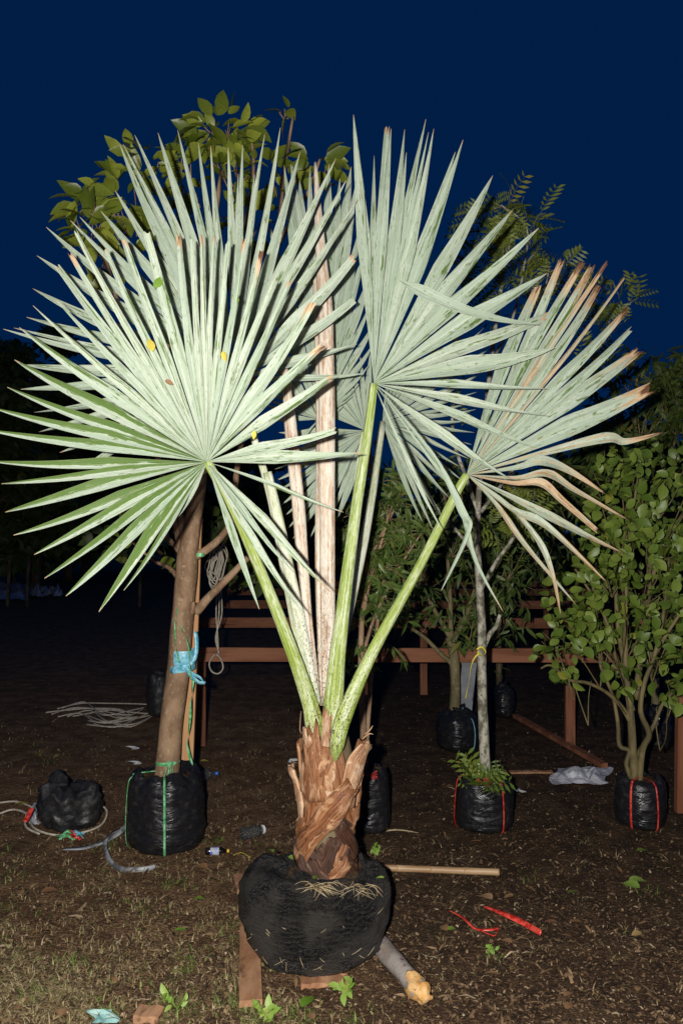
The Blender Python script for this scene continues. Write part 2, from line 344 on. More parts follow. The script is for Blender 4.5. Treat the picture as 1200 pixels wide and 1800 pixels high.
M['leaf_brown'] = leaf_mat('brown_leaf', (0.22, 0.11, 0.05), (0.36, 0.22, 0.11), 0.7, 0.3, 0.1)

# ------------------------------------------------------------------ the ground
def gz(x, y): return 0.010 * mnoise.noise(Vector((x * 1.7, y * 1.7, 0.3))) + 0.006 * mnoise.noise(Vector((x * 6, y * 6, 4.0))) - 0.008
xs = np.concatenate([[-400, -120, -50, -25, -14, -9], np.arange(-6, 6.01, 0.07), [9, 14, 25, 50, 120, 400]])
ys = np.concatenate([[-60, -12, -3, 0], np.arange(1.0, 9.0, 0.07), np.arange(9, 16, 0.5), [18, 22, 30, 45, 80, 200, 800]])
V = [(x, y, gz(x, y) if abs(x) < 6.1 and 0.9 < y < 9 else -0.008) for y in ys for x in xs]
nx = len(xs)
Fc = [(j * nx + i, j * nx + i + 1, (j + 1) * nx + i + 1, (j + 1) * nx + i) for j in range(len(ys) - 1) for i in range(nx - 1)]
def ground_mat():
    t = NT('trampled_earth'); co = t.coord('Object', (1, 1, 1), False)
    a = t.noise(co, 0.9, 5, 0.6); b = t.noise(co, 7, 6, 0.68); c_ = t.noise(co, 55, 5, 0.7); d = t.vor(t.coord('Object', (1, 1.8, 1), False), 60)
    sx = t.node('ShaderNodeSeparateXYZ'); t.l.new(co, sx.inputs[0])
    left = t.ss(t.math('ADD', sx.outputs[0], t.math('MULTIPLY', t.math('SUBTRACT', a, 0.5), 1.6)), -0.7, 0.5)   # compost spread on the right side of the yard
    dry = t.mix(t.ss(b, 0.35, 0.68), (0.115, 0.060, 0.029), (0.25, 0.145, 0.075))
    wet = t.mix(t.ss(b, 0.38, 0.7), (0.036, 0.020, 0.011), (0.10, 0.058, 0.030))
    c = t.mix(left, dry, wet)
    c = t.mix(t.ss(c_, 0.55, 0.75, 0, 0.7), c, (0.23, 0.155, 0.08))
    c = t.mix(t.ss(a, 0.55, 0.72, 0, 0.4), c, (0.05, 0.055, 0.018))
    c = t.mix(t.ss(d, 0.12, 0.02, 0, 0.5), c, (0.02, 0.012, 0.007))
    h = t.math('ADD', t.math('MULTIPLY', b, 1.0), t.math('ADD', t.math('MULTIPLY', c_, 0.6), t.math('MULTIPLY', d, 0.3)))
    return t.done(c, 0.85, t.bump(h, 1.0, 0.025), 0.2)
prop(mk('ground', V, Fc, ground_mat()), kind='structure')

# ------------------------------------------------------------------ scattered leaves: templates, merged clouds, single leaves
def leaf_template(kind):
    if kind == 'ovate':   prof = [(0, 0.0), (0.12, 0.16), (0.35, 0.27), (0.6, 0.24), (0.82, 0.13), (1, 0.0)]
    elif kind == 'round': prof = [(0, 0.0), (0.12, 0.17), (0.34, 0.31), (0.6, 0.31), (0.82, 0.19), (1, 0.0)]
    elif kind == 'narrow': prof = [(0, 0.0), (0.15, 0.07), (0.4, 0.115), (0.7, 0.085), (1, 0.0)]
    V = []; F = []
    for (t, w) in prof:
        z = -0.22 * t * t
        V += [(-w, t, z + 0.28 * w), (0, t, z), (w, t, z + 0.28 * w)]
    for i in range(len(prof) - 1):
        F += [(i*3, i*3+1, i*3+4, i*3+3), (i*3+1, i*3+2, i*3+5, i*3+4)]
    return np.array(V), F
def feather_template(n=6):
    V = []; F = []
    for i in range(n):
        t = 0.12 + 0.86 * i / (n - 1); L = 0.17 * math.sin(math.pi * (0.15 + 0.75 * i / n)) + 0.05
        for s in (-1, 1):
            k = len(V); z = -0.25 * t * t
            L *= 1.5; V += [(0, t - 0.02, z), (s * L * 0.5, t + 0.105, z + 0.02), (s * L, t + 0.13, z - 0.03), (s * L * 0.6, t + 0.01, z)]
            F.append((k, k + 1, k + 2, k + 3) if s > 0 else (k + 3, k + 2, k + 1, k))
    k = len(V); V += [(-0.006, 0, 0), (0.006, 0, 0), (0.004, 0.5, -0.06), (-0.004, 0.5, -0.06), (0.002, 1, -0.25), (-0.002, 1, -0.25)]
    F += [(k, k+1, k+2, k+3), (k+3, k+2, k+4, k+5)]
    return np.array(V), F
TPL = {k: leaf_template(k) for k in ('ovate', 'round', 'narrow')}; TPL['feather'] = feather_template()
def frame(d, upv):
    d = d.normalized(); s = d.cross(upv)
    if s.length < 1e-3: s = d.cross(Vector((1, 0, 0.1)))
    s.normalize(); n = s.cross(d)
    return Matrix((s, d, n)).transposed()
def leaf_cloud(name, places, kind, mat, parent, stuff=True, origin=None):
    """places: (pos, dir, size, up)"""
    tv, tf = TPL[kind]; k = len(tv); V = np.empty((len(places) * k, 3)); F = []; tone = np.empty(len(places) * k)
    for i, (p, d, s, u) in enumerate(places):
        m = np.array(frame(d, u)) * s
        V[i*k:(i+1)*k] = tv @ m.T + np.array(p); tone[i*k:(i+1)*k] = rng.random()
        F += [tuple(a + i * k for a in f) for f in tf]
    o = mk(name, V, F, mat, parent, origin, True, {'tone': tone})
    if stuff: o['kind'] = 'stuff'
    return o
LEAFMESH = {}
def leaf_mesh(kind, mat):
    key = (kind, mat.name)
    if key not in LEAFMESH:
        tv, tf = TPL[kind]; me = bpy.data.meshes.new('leaf_' + kind); me.from_pydata(tv.tolist(), [], tf); me.materials.append(mat)
        me.polygons.foreach_set('use_smooth', np.ones(len(me.polygons), dtype=bool)); me.update(); LEAFMESH[key] = me
    return LEAFMESH[key]
def single_leaves(places, kind, mat, parent, name='leaf'):
    me = leaf_mesh(kind, mat); org = ORG[parent.name] if parent is not None else Vector((0, 0, 0)); out = []
    for (p, d, s, u) in places:
        o = bpy.data.objects.new(name, me); COL.objects.link(o)
        if parent is not None: o.parent = parent
        o.matrix_local = Matrix.Translation(Vector(p) - org) @ (frame(d, u) * s).to_4x4()
        out.append(o)
    return out
def rv(a=1.0): return Vector((rng.uniform(-a, a), rng.uniform(-a, a), rng.uniform(-a, a)))
CAMV = Vector((0, 0, CAM_H))
def face_up(p, amt=0.6):
    """leaf upper side: up and outwards to the open side of the yard, with scatter"""
    return (Vector((0, -amt, 0.75)) + rv(0.75)).normalized()

# ------------------------------------------------------------------ PALM
PB = Vector((0, 3.06, 0))  # where the palm stands (centre of the root ball)
PD = PB.y
palm_loc = Vector((W(560, 1640, PD).x, PD, 0.27))
palm = thing('fan_palm', palm_loc, 'tall silver green fan palm with huge round fronds standing in black netted root ball', 'palm')

def leaflet(part, hub, tip, dth0, dth1, N, split=0.52, wmax=0.034, cut=False, dead=0.0, deadtip=0.0, grn=0.0, via=None, fold=0.42, seed=0, bend=0.0, roll=0.0, dz=0.0, wmin=0.0):
    hub, tip = Vector(hub), Vector(tip)
    L = (tip - hub).length; n = 15
    if via: pts, _ = smooth_path([hub] + [Vector(v) for v in via] + [tip], [1] * (len(via) + 2), 6)
    else:
        ax = (tip - hub).normalized(); side = ax.cross(N).normalized()
        pts = []
        for i in range(n + 1):
            t = i / n; e = max(0.0, t - split) / (1 - split)
            pts.append(hub.lerp(tip, t) + side * (bend * L * 4 * t * (1 - t)) + N * (dz * e * e * L * (1 - 0.0)) + Vector((0, 0, -0.006)) * math.sin(e * 3))
    m = len(pts) - 1
    hs = []
    for half in (dth0, dth1): hs.append(max(wmin, min(L * split * math.tan(half), wmax)))
    V, F, uv, dd, gg = [], [], [], [], []
    ln = 0.0
    for i, p in enumerate(pts):
        t = i / m
        if i: ln += (p - pts[i-1]).length
        ax = (pts[min(i+1, m)] - pts[max(i-1, 0)]).normalized(); side = ax.cross(N).normalized(); nn = side.cross(ax)
        e = max(0.0, t - split) / (1 - split)
        if roll: q = Quaternion(ax, roll * e); side = q @ side; nn = q @ nn
        ws = []
        for h in hs:
            if t < split: w = h * (t / split)
            elif cut: w = h * (1 - 0.50 * e)
            else: w = h * (1 - e) ** 0.72
            ws.append(max(w, 0.0008))
        f = fold * (0.55 + 0.45 * (1 - e))
        j = 0.0
        if cut and i == m: j = 0.012
        V += [p - side * ws[0] + nn * (ws[0] * f) + ax * rng.uniform(-j, j), p - side * ws[0] * .5 + nn * (ws[0] * f * .47) + ax * rng.uniform(-j, j), p + ax * rng.uniform(-j, j),
              p + side * ws[1] * .5 + nn * (ws[1] * f * .47) + ax * rng.uniform(-j, j), p + side * ws[1] + nn * (ws[1] * f) + ax * rng.uniform(-j, j)]
        uv += [(c, ln) for c in (0, .25, .5, .75, 1)]
        dv = dead + deadtip * max(0.0, (t - 0.72) / 0.28) ** 1.5
        if cut: dv += 0.8 * max(0, t - 0.93) / 0.07 * (0.3 + 0.7 * ((seed * 0.618) % 1))
        else: dv += 0.65 * max(0, t - 0.955) / 0.045
        dd += [dv] * 5; gg += [grn * (0.5 + 0.5 * min(1, t * 1.6)) + max(0, 0.35 - t * 3.0)] * 5
    for i in range(m):
        for c in range(4): F.append((i*5+c, i*5+c+1, i*5+5+c+1, i*5+5+c))
    return mk('leaflet', V, F, M['leaflet'], part, None, False, {'dead': dd, 'grn': gg}, uv)

def tube_uv(V, n):
    ln, out = 0.0, []
    for i in range(len(V) // n):
        if i: ln += (V[i*n] - V[i*n-n]).length
        out += [(math.sin(2 * math.pi * j / n), ln) for j in range(n)]
    return out
def frond(hub, tips, petiole, tipd, N=(0, -1, 0.12), mat='petiole', split=0.52, wmax=0.034, grn=0.0, halo=(2.0, 6.0), name='frond', fold=0.5, flat=0.62, noise_d=0.03, extra=None, dens=0):
    """hub (x, y, depth); tips (x, y, options); petiole [(x, y, depth, half width px)]; tipd(dx, dy) -> depth of a tip against the hub"""
    path = [W(a, b, c) for (a, b, c, r) in petiole]; rad = [r * c / F_PX for (a, b, c, r) in petiole]
    Vp, Fp = tube(path, rad, 12, 6, flat, True, 0.06, up=(0, -1, 0), seed=hub[0])
    part = mk(name, Vp, Fp, M[mat], palm, uv=tube_uv(Vp, 12))
    N = Vector(N).normalized(); H = W(*hub)
    items = []
    for i, tp in enumerate(tips):
        o = dict(tp[2]) if len(tp) > 2 else {}
        dx, dy = tp[0] - hub[0], tp[1] - hub[1]
        items.append((math.atan2(-dy, dx), tp[0], tp[1], o, dx, dy))
    items.sort(key=lambda q: q[0])
    if dens:
        add = []
        for q0, q1 in zip(items, items[1:]):
            gap = q1[0] - q0[0]; m = int(gap / R(dens))
            if R(60) > gap:
                for k in range(1, m + 1):
                    f = k / (m + 1); rr = (math.hypot(q0[4], q0[5]) * (1-f) + math.hypot(q1[4], q1[5]) * f) * rng.uniform(.9, 1.04); aa = q0[0] + gap * f
                    dx, dy = rr * math.cos(aa), -rr * math.sin(aa); add.append((aa, hub[0] + dx, hub[1] + dy, {}, dx, dy))
        items = sorted(items + add, key=lambda q: q[0])
    n = len(items)
    for i, (a, x, y, o, dx, dy) in enumerate(items):
        g0 = (items[(i+1) % n][0] - a) % (2*math.pi); g1 = (a - items[(i-1) % n][0]) % (2*math.pi)
        lo, hi = R(halo[0]), R(halo[1])
        h0, h1 = min(max(g0/2*1.04, lo), hi), min(max(g1/2*1.04, lo), hi)
        d = hub[2] + tipd(dx, dy) + o.pop('dd', 0.0) + rng.uniform(-noise_d, noise_d)
        T = W(x, y, d)
        via = o.pop('via', None)
        if via: via = [W(vx, vy, hub[2] + tipd(vx-hub[0], vy-hub[1]) + vd) for (vx, vy, vd) in via]
        kw = dict(split=split + rng.uniform(-0.05, 0.05), wmax=wmax, grn=grn, fold=fold, bend=rng.uniform(-0.014, 0.014), roll=rng.uniform(-0.75, 0.75), dz=rng.uniform(-0.07, 0.07))
        if extra: kw.update(extra(a, dx, dy))
        kw.update(o); kw['wmax'] *= rng.uniform(0.82, 1.15)
        leaflet(part, H, T, h0, h1, N, via=via, seed=i, **kw)
    return part

C = dict(cut=True)
# crown of the trunk, where all stalks meet
cd = PD
# frond F: behind the front left one, long pointed leaflets
tipsF = [(209,249),(234,229),(273,218),(311,223),(346,241),(372,262),(402,264),(425,243),(466,238),(494,242),(527,258),(590,291),(608,318),(628,353),(602,395),
         (202,333),(173,362),(145,388),(126,390),(91,412),(70,455),(53,501),(43,553),(26,577),(15,586),(33,636),(37,684),(55,721),(68,758),(110,798),(138,827),(622,458,C),(623,530,C),(628,603),(640,656,dict(wmax=.014)),
         (222,266),(418,300),(447,303)]
frond((412,672,3.10), tipsF, [(570,1370,cd,8),(556,1270,cd-.0,11),(535,1180,cd-.0,9),(500,1000,3.14,8),(470,850,3.14,7),(412,665,3.12,5)],
      lambda dx, dy: -0.03 - 0.00012 * abs(dx) + 0.00018 * (dy + 200), (0.03, -1, 0.1), 'petiole_white', 0.50, 0.029, 0.05, (2.2, 5.0), noise_d=.06)
# frond A: the front left one, many leaflets with cropped ends above, drooping pointed ones below
tipsA = [(259,408,C),(209,410,C),(180,427,C),(143,418,C),(117,437,dict(cut=True,deadtip=.5)),(98,464,dict(cut=True,grn=.2)),(92,520,dict(grn=.2)),(66,543,dict(grn=.25)),(37,577,dict(grn=.25)),
         (15,625),(4,675),(-14,716),(-22,757),(-14,812),(-8,847),(0,898),(21,940),(53,974),(88,1016),(108,1048),(174,1075),(220,1037,dict(wmax=.014)),
         (313,408,dict(cut=True,deadtip=.5)),(335,415,C),(353,409,dict(cut=True,dead=.27)),(376,413,C),(397,421,C),(430,430,dict(cut=True,deadtip=.3)),(460,438,dict(cut=True,deadtip=.9)),(482,490,C),(510,500,C),(550,538,dict(cut=True,deadtip=.6)),
         (565,603,dict(cut=True,deadtip=.7,grn=.2)),(582,660,dict(cut=True,grn=.38)),(588,757,C),(637,794,dict(deadtip=.4)),(603,900,dict(wmax=.009,deadtip=.3)),
         (580,1040,dict(deadtip=.6,grn=.2,wmax=.017)),(518,1008,dict(wmax=.016,deadtip=.3)),(536,1080,dict(wmax=.014)),(456,1070,dict(wmax=.014)),(316,908,dict(wmax=.012))]
def exA(a, dx, dy):
    if dx < -60 and dy > -230: return dict(grn=0.85, fold=0.6, roll=0.0, wmax=0.030)
    if dx > 80 and dy > -260: return dict(grn=0.12)
    if dy < -230: return dict(wmax=0.0235)
    return {}
frond((364,812,2.72), tipsA, [(572,1370,cd,8),(553,1280,cd-.055,17),(541,1225,cd-.07,14),(500,1110,cd-.14,11),(450,985,2.86,9.5),(405,885,2.76,9),(364,812,2.72,8)],
      lambda dx, dy: -0.12 + (0.0 if dy < -150 else 0.02) - (0.10 if dy > 120 else 0) - 0.0001 * abs(dx), (0.0, -1, 0.05), 'petiole', 0.46, 0.030, 0.12, (2.2, 5.4), extra=exA, noise_d=.05)
# frond B: upper right of the centre
def broken_leaflet(part): leaflet(part, W(700,492,2.93), W(948,570,3.00), R(20), R(20), Vector((0, -1, .1)), split=.16, wmax=.0255, fold=.2, seed=3, bend=.05, grn=.05, cut=False)
tipsB = [(622,215),(657,266),(679,213,C),(687,216),(711,226),(714,262),(747,222),(752,242),(761,237),(800,265),(811,260),(866,306),(904,359),(941,413),(962,478),(963,548,C),(970,617),(963,682,dict(wmax=.018)),(964,732,dict(wmax=.02)),
         (940,787,dict(wmax=.021)),(897,843,dict(wmax=.02)),(775,1038,dict(wmax=.018,via=[(760,800,-.03),(812,900,-.02),(822,935,0)])),(884,1076,dict(wmax=.011,dead=.05,deadtip=.7,via=[(750,800,-.01),(806,880,0),(835,985,.03)])),(776,932,dict(wmax=.011)),
         (640,345),(648,420,dict(wmax=.02))]
fB = frond((657,674,2.98), tipsB, [(580,1360,cd,9),(583,1270,cd-.045,17),(587,1220,cd-.05,17),(599,1100,cd-.06,13),(625,900,3.0,10),(645,770,2.99,8.5),(657,674,2.98,7)],
      lambda dx, dy: 0.02 + 0.00012 * dx - 0.00012 * (dy + 100), (-0.06, -1, 0.08), 'petiole', 0.50, 0.034, 0.10, (2.4, 6.5), noise_d=.07)
broken_leaflet(fB)
# frond C: right, ragged with dry ends
D1 = dict(cut=True, deadtip=.7)
tipsC = [(943,508,D1),(980,462,D1),(1010,472,dict(cut=True,deadtip=.9,grn=.3)),(1042,466,dict(cut=True,dead=.18,deadtip=.9,grn=.4)),(1053,472,dict(cut=True,dead=.5,deadtip=.4,wmax=.016)),(1063,494,D1),(1092,490,dict(cut=True,dead=.55,wmax=.011)),
         (1102,542,D1),(1113,574,C),(1128,612,dict(cut=True,deadtip=.4,dead=.28)),(1140,682,dict(cut=True,dead=.33,deadtip=.3)),(1164,760,dict(dead=.43,deadtip=.9,via=[(940,800,-.04),(1060,770,-.03),(1098,776,0)],wmax=.023)),
         (1063,868,dict(dead=.43,deadtip=.5,via=[(905,822,-.03),(950,810,-.04),(1000,828,0)],wmax=.02)),(1105,915,dict(dead=.47,deadtip=.5,via=[(905,840,-.02),(960,832,-.04),(1010,862,0)],wmax=.018)),
         (1050,936,dict(dead=.65,via=[(900,850,-.02),(948,850,-.04),(985,880,-.02)],wmax=.024,cut=True)),(1105,973,dict(dead=.40,deadtip=.6,wmax=.022)),(1068,1026,dict(dead=.43,deadtip=.6,wmax=.017,via=[(900,895,-.02),(960,925,0)])),
         (1011,1062,dict(dead=.5,wmax=.014,via=[(870,885,0),(920,955,-.01)])),(985,1084,dict(dead=.47,deadtip=.5,wmax=.013,via=[(890,885,-.02),(945,950,0),(970,1010,0)]))]
frond((820,834,3.12), tipsC, [(588,1338,cd-.112,2.5),(592,1312,cd-.125,13),(605,1258,cd-.125,15),(655,1145,cd-.07,10.5),(740,990,3.10,8.5),(800,870,3.12,8),(820,834,3.12,7)],
      lambda dx, dy: 0.06 - 0.00012 * dx + 0.00015 * max(0, -dy - 150), (0.14, -1, 0.05), 'petiole', 0.54, 0.039, 0.12, (2.4, 6.5), noise_d=.05, extra=lambda a, dx, dy: dict(dead=0.13))
# fronds D, E, G: behind the stalks
tipsD = [(850,577),(863,612),(848,655),(838,688),(836,718),(834,758),(824,806),(812,842),(790,874),(772,898),(760,927),(742,915),(800,560),(735,560),(700,580),(790,925)]
frond((672,742,3.72), tipsD, [(575,1240,cd+.10,8),(640,950,3.5,8),(672,742,3.72,6)], lambda dx, dy: 0.05, (-0.05, -1, 0.1), 'petiole_white', 0.46, 0.018, -0.06, (2.0, 4), dens=9)
tipsE = [(500,298),(510,275),(545,298),(578,293),(597,322),(617,290),(637,385),(655,470),(660,560),(648,640),(600,716,dict(cut=True)),(470,380),(450,470),(455,560),(470,650),(478,735),(490,815),(525,300),(560,330),(605,400),(625,330),(645,430)]
frond((560,737,3.48), tipsE, [(572,1240,cd+.08,8),(566,1000,3.4,8),(560,737,3.48,6)], lambda dx, dy: 0.04, (0.02, -1, 0.08), 'petiole_white', 0.62, 0.034, -0.03, (2.5, 5), dens=8)
tipsG = [(488,864),(495,889),(506,930),(515,947),(545,945),(570,900),(480,805),(490,760),(520,700),(560,660),(600,630),(650,620),(590,915)]
frond((642,757,3.62), tipsG, [(574,1240,cd+.12,8),(615,1000,3.5,8),(642,757,3.62,6)], lambda dx, dy: 0.03, (0.0, -1, 0.08), 'petiole_white', 0.6, 0.026, 0.0, (2.5, 5), dens=8)
# dry stalks and the closed spear
def stalk(name, path, mat, flat=0.55, n=10):
    P = [W(a, b, c) for (a, b, c, r) in path]; r_ = [r * c / F_PX for (a, b, c, r) in path]
    Vv, Ff = tube(P, r_, n, 6, flat, True, 0.10, up=(0, -1, 0), seed=path[0][0]); return mk(name, Vv, Ff, M[mat], palm, uv=tube_uv(Vv, n))
stalk('dry_stalk', [(577,1240,cd+.02,12),(575,1000,3.22,14),(574,760,3.22,15),(572,560,3.22,14),(562,420,3.24,9),(554,285,3.26,2)], 'petiole_dry')
stalk('dry_stalk', [(570,1240,cd+.03,9),(562,1000,3.24,9),(563,800,3.24,8),(560,600,3.26,7),(553,480,3.28,3)], 'petiole_dry')
stalk('dry_stalk', [(556,1240,cd+.0,10),(540,1080,3.12,8),(525,900,3.14,12),(510,740,3.15,11),(500,640,3.17,5)], 'petiole_dry')
stalk('waxy_stalk', [(600,1240,cd+.06,4),(606,1100,3.12,5),(622,900,3.08,6),(640,760,3.05,6)], 'petiole_white')
stalk('waxy_stalk', [(553,1240,cd-.01,13),(530,1110,3.09,11),(497,950,3.07,10),(470,830,3.06,8)], 'petiole_white')

# trunk: core and crossing dry leaf bases
def trunk_r(z):  # half width of the core at height z
    k = np.interp(z, [0.25, 0.30, 0.42, 0.55, 0.68, 0.80, 0.92], [0.115, 0.110, 0.105, 0.100, 0.105, 0.085, 0.055]); return float(k)
tx = lambda z: W(574, 1400, PD).x + 0.0 * z + (0.012 if z > .5 else 0.0)
core = [(tx(z), PD, z) for z in (0.25, 0.32, 0.42, 0.52, 0.62, 0.72, 0.82, 0.90)]
mk('trunk', *tube(core, [trunk_r(c[2]) * 0.9 for c in core], 20, 3, 1.0, True, 0.10, up=(0, -1, 0)), M['bark_dark'], palm)
def husk(a0, z0, a1, z1, w0, w1, off0, off1, mat, flare=0.0, lip=0.0, name='leaf_base', ragged=0.012):
    """a dry leaf base wrapped round the trunk, from angle a0 height z0 to a1, z1 (angles from the front, degrees)"""
    n, m = 12, 6; V, F, uv = [], [], []
    for i in range(n + 1):
        t = i / n; a = R(a0 + (a1 - a0) * t); z = z0 + (z1 - z0) * t
        w = (w0 + (w1 - w0) * t) * (1 - 0.12 * math.sin(t * 9 + z0 * 30))
        rr = trunk_r(z) + off0 + (off1 - off0) * t + flare * t ** 3
        ta, tz = (a1 - a0) * math.pi / 180 * rr, (z1 - z0); L = math.hypot(ta, tz); da, dzv = -tz / L, ta / L   # perpendicular across the strip
        for j in range(m + 1):
            s = j / m * 2 - 1
            aa = a + s * w * da / max(rr, .05); zz = z + s * w * dzv
            bulge = 0.010 * (1 - s * s) + lip * s * s * t + 0.007 * mnoise.noise(Vector((aa * 5, zz * 24, z0 * 9))) + 0.004 * mnoise.noise(Vector((s * 4, t * 3, z0 * 33)))
            if i == n: zz += rng.uniform(-ragged, ragged) * 1.6
            r2 = rr + bulge
            V.append((tx(zz) + math.sin(aa) * r2, PD - math.cos(aa) * r2, zz)); uv.append((j / m, t * L))
    nn = len(V)
    for v in V[:]: V.append((v[0] * 1.0 - 0.08 * (v[0] - tx(v[2])), PD + (v[1] - PD) * 0.92, v[2]))
    for i in range(n):
        for j in range(m):
            q = (i*(m+1)+j, i*(m+1)+j+1, (i+1)*(m+1)+j+1, (i+1)*(m+1)+j); F.append(q); F.append(tuple(nn + k for k in reversed(q)))
    edge = [j for j in range(m+1)] + [(i*(m+1)+m) for i in range(1, n+1)] + [n*(m+1)+j for j in range(m-1, -1, -1)] + [i*(m+1) for i in range(n-1, 0, -1)]
    for a, b in zip(edge, edge[1:] + edge[:1]): F.append((a, nn + a, nn + b, b))
    return mk(name, V, F, M[mat], palm, uv=uv + uv)
husk(-60, 0.26, 30, 0.40, 0.055, 0.045, 0.0, 0.004, 'husk_dark')
husk(50, 0.26, -25, 0.42, 0.055, 0.04, 0.0, 0.006, 'husk_dark')
husk(-95, 0.30, -60, 0.52, 0.05, 0.04, 0.0, 0.01, 'husk')
husk(85, 0.30, 40, 0.50, 0.05, 0.035, 0.0, 0.01, 'husk_dark')
husk(20, 0.33, 65, 0.56, 0.045, 0.038, 0.004, 0.012, 'husk')
husk(-15, 0.30, 20, 0.46, 0.035, 0.03, 0.008, 0.012, 'husk_dark')
husk(-75, 0.36, 42, 0.66, 0.052, 0.046, 0.014, 0.020, 'husk', 0.01)
husk(60, 0.45, 0, 0.72, 0.05, 0.04, 0.006, 0.010, 'husk')
husk(-40, 0.50, -22, 0.80, 0.055, 0.055, 0.008, 0.014, 'husk', 0.01, 0.01)
husk(5, 0.52, -12, 0.76, 0.042, 0.05, 0.010, 0.012, 'husk_pale')
husk(-80, 0.45, -82, 0.70, 0.04, 0.032, 0.008, 0.014, 'husk_pale', 0.035)
husk(-55, 0.62, -48, 0.84, 0.045, 0.03, 0.012, 0.010, 'husk_pale', 0.03, 0.004, ragged=0.02)
husk(28, 0.58, 66, 0.80, 0.050, 0.056, 0.016, 0.030, 'husk_pale', 0.045, 0.0, ragged=0.010)
husk(100, 0.5, 110, 0.78, 0.05, 0.04, 0.005, 0.02, 'husk', 0.03)
husk(-130, 0.5, -120, 0.78, 0.05, 0.04, 0.005, 0.02, 'husk', 0.02)
husk(175, 0.35, 185, 0.8, 0.07, 0.05, 0.003, 0.01, 'husk', 0.02)
husk(-30, 0.27, -70, 0.44, 0.045, 0.03, 0.012, 0.014, 'husk_dark')
husk(70, 0.28, 30, 0.40, 0.04, 0.03, 0.012, 0.014, 'husk_dark')
husk(10, 0.27, -30, 0.38, 0.035, 0.03, 0.016, 0.016, 'husk_dark')
husk(-10, 0.27, 40, 0.37, 0.04, 0.03, 0.012, 0.018, 'husk')
husk(70, 0.38, 20, 0.53, 0.035, 0.03, 0.014, 0.016, 'husk_dark')
husk(-60, 0.40, -25, 0.50, 0.03, 0.03, 0.012, 0.012, 'husk_dark')
husk(22, 0.58, 12, 0.83, 0.034, 0.026, 0.016, 0.014, 'husk')
husk(-22, 0.60, -40, 0.865, 0.040, 0.034, 0.018, 0.022, 'husk', 0.01, 0.006, ragged=0.025)
husk(-14, 0.70, -6, 0.93, 0.024, 0.016, 0.004, 0.012, 'husk_pale', 0.0, 0.004, ragged=0.02)
# torn fibres
for (a, b, c, r) in [((640,1292),(650,1283),(655,1275),1.6), ((636,1300),(648,1290),(656,1291),1.5), ((531,1290),(527,1282),(529,1250),1.0), ((560,1262),(556,1250),(560,1235),1.0)]:
    dd_ = PD - 0.13
    mk('fibre', *tube([W(*a, dd_ + .03), W(*b, dd_), W(*c, dd_)], [r * dd_ / F_PX, r * .7 * dd_ / F_PX, .3 * dd_ / F_PX], 5, 3), M['husk_pale'], palm)

# ------------------------------------------------------------------ ROOT BALL in black netting
rb_c = Vector((W(556, 1640, PD).x, PD, 0))
rootball = thing('root_ball', rb_c, 'wide squat root ball wrapped in black shade netting under the palm trunk', 'root ball')
prof = [(0.0, 0.14), (0.004, 0.19), (0.02, 0.228), (0.07, 0.265), (0.14, 0.284), (0.20, 0.291), (0.25, 0.285), (0.285, 0.268), (0.310, 0.235), (0.315, 0.19), (0.303, 0.16), (0.295, 0.13), (0.292, 0.05)]
def lathe_noise(prof, c, n, amp, zs, seed, sub=3, wob=0.0, twist=0.0, hz=6.0):
    V, F = [], []; P = []
    for i in range(len(prof) - 1):
        for k in range(sub):
            t = k / sub; P.append((prof[i][0] * (1-t) + prof[i+1][0] * t, prof[i][1] * (1-t) + prof[i+1][1] * t))
    P.append(prof[-1])
    for (z, r) in P:
        for j in range(n):
            a = 2 * math.pi * j / n; ca, sa = math.cos(a), math.sin(a)
            rr = r * (1 + wob * mnoise.noise(Vector((ca * 1.1 + seed, sa * 1.1, z * 2)))) + amp * mnoise.noise(Vector((ca * 3 + seed, sa * 3, z * hz))) + amp * .5 * mnoise.noise(Vector((ca * 7 + seed, sa * 7, z * hz * 3.4))) + amp * .55 * mnoise.noise(Vector((ca * 1.6 + seed, sa * 1.6, z * 75 + 2 * ca)))
            zz = z + zs * mnoise.noise(Vector((ca * 2.3, sa * 2.3 + seed, 1.7))) * min(1, z / 0.1)
            V.append((c.x + ca * rr, c.y + sa * rr, max(0.0, zz) + c.z))
    m = len(P)
    for i in range(m - 1):
        for j in range(n): F.append((i*n+j, i*n+(j+1) % n, (i+1)*n+(j+1) % n, (i+1)*n+j))
    F.append(tuple(range(n-1, -1, -1))); F.append(tuple((m-1)*n + j for j in range(n)))
    return V, F
mk('netting', *lathe_noise(prof, rb_c, 110, 0.011, 0.03, 3.3, 5, 0.10, hz=18.0), M['net'], rootball)
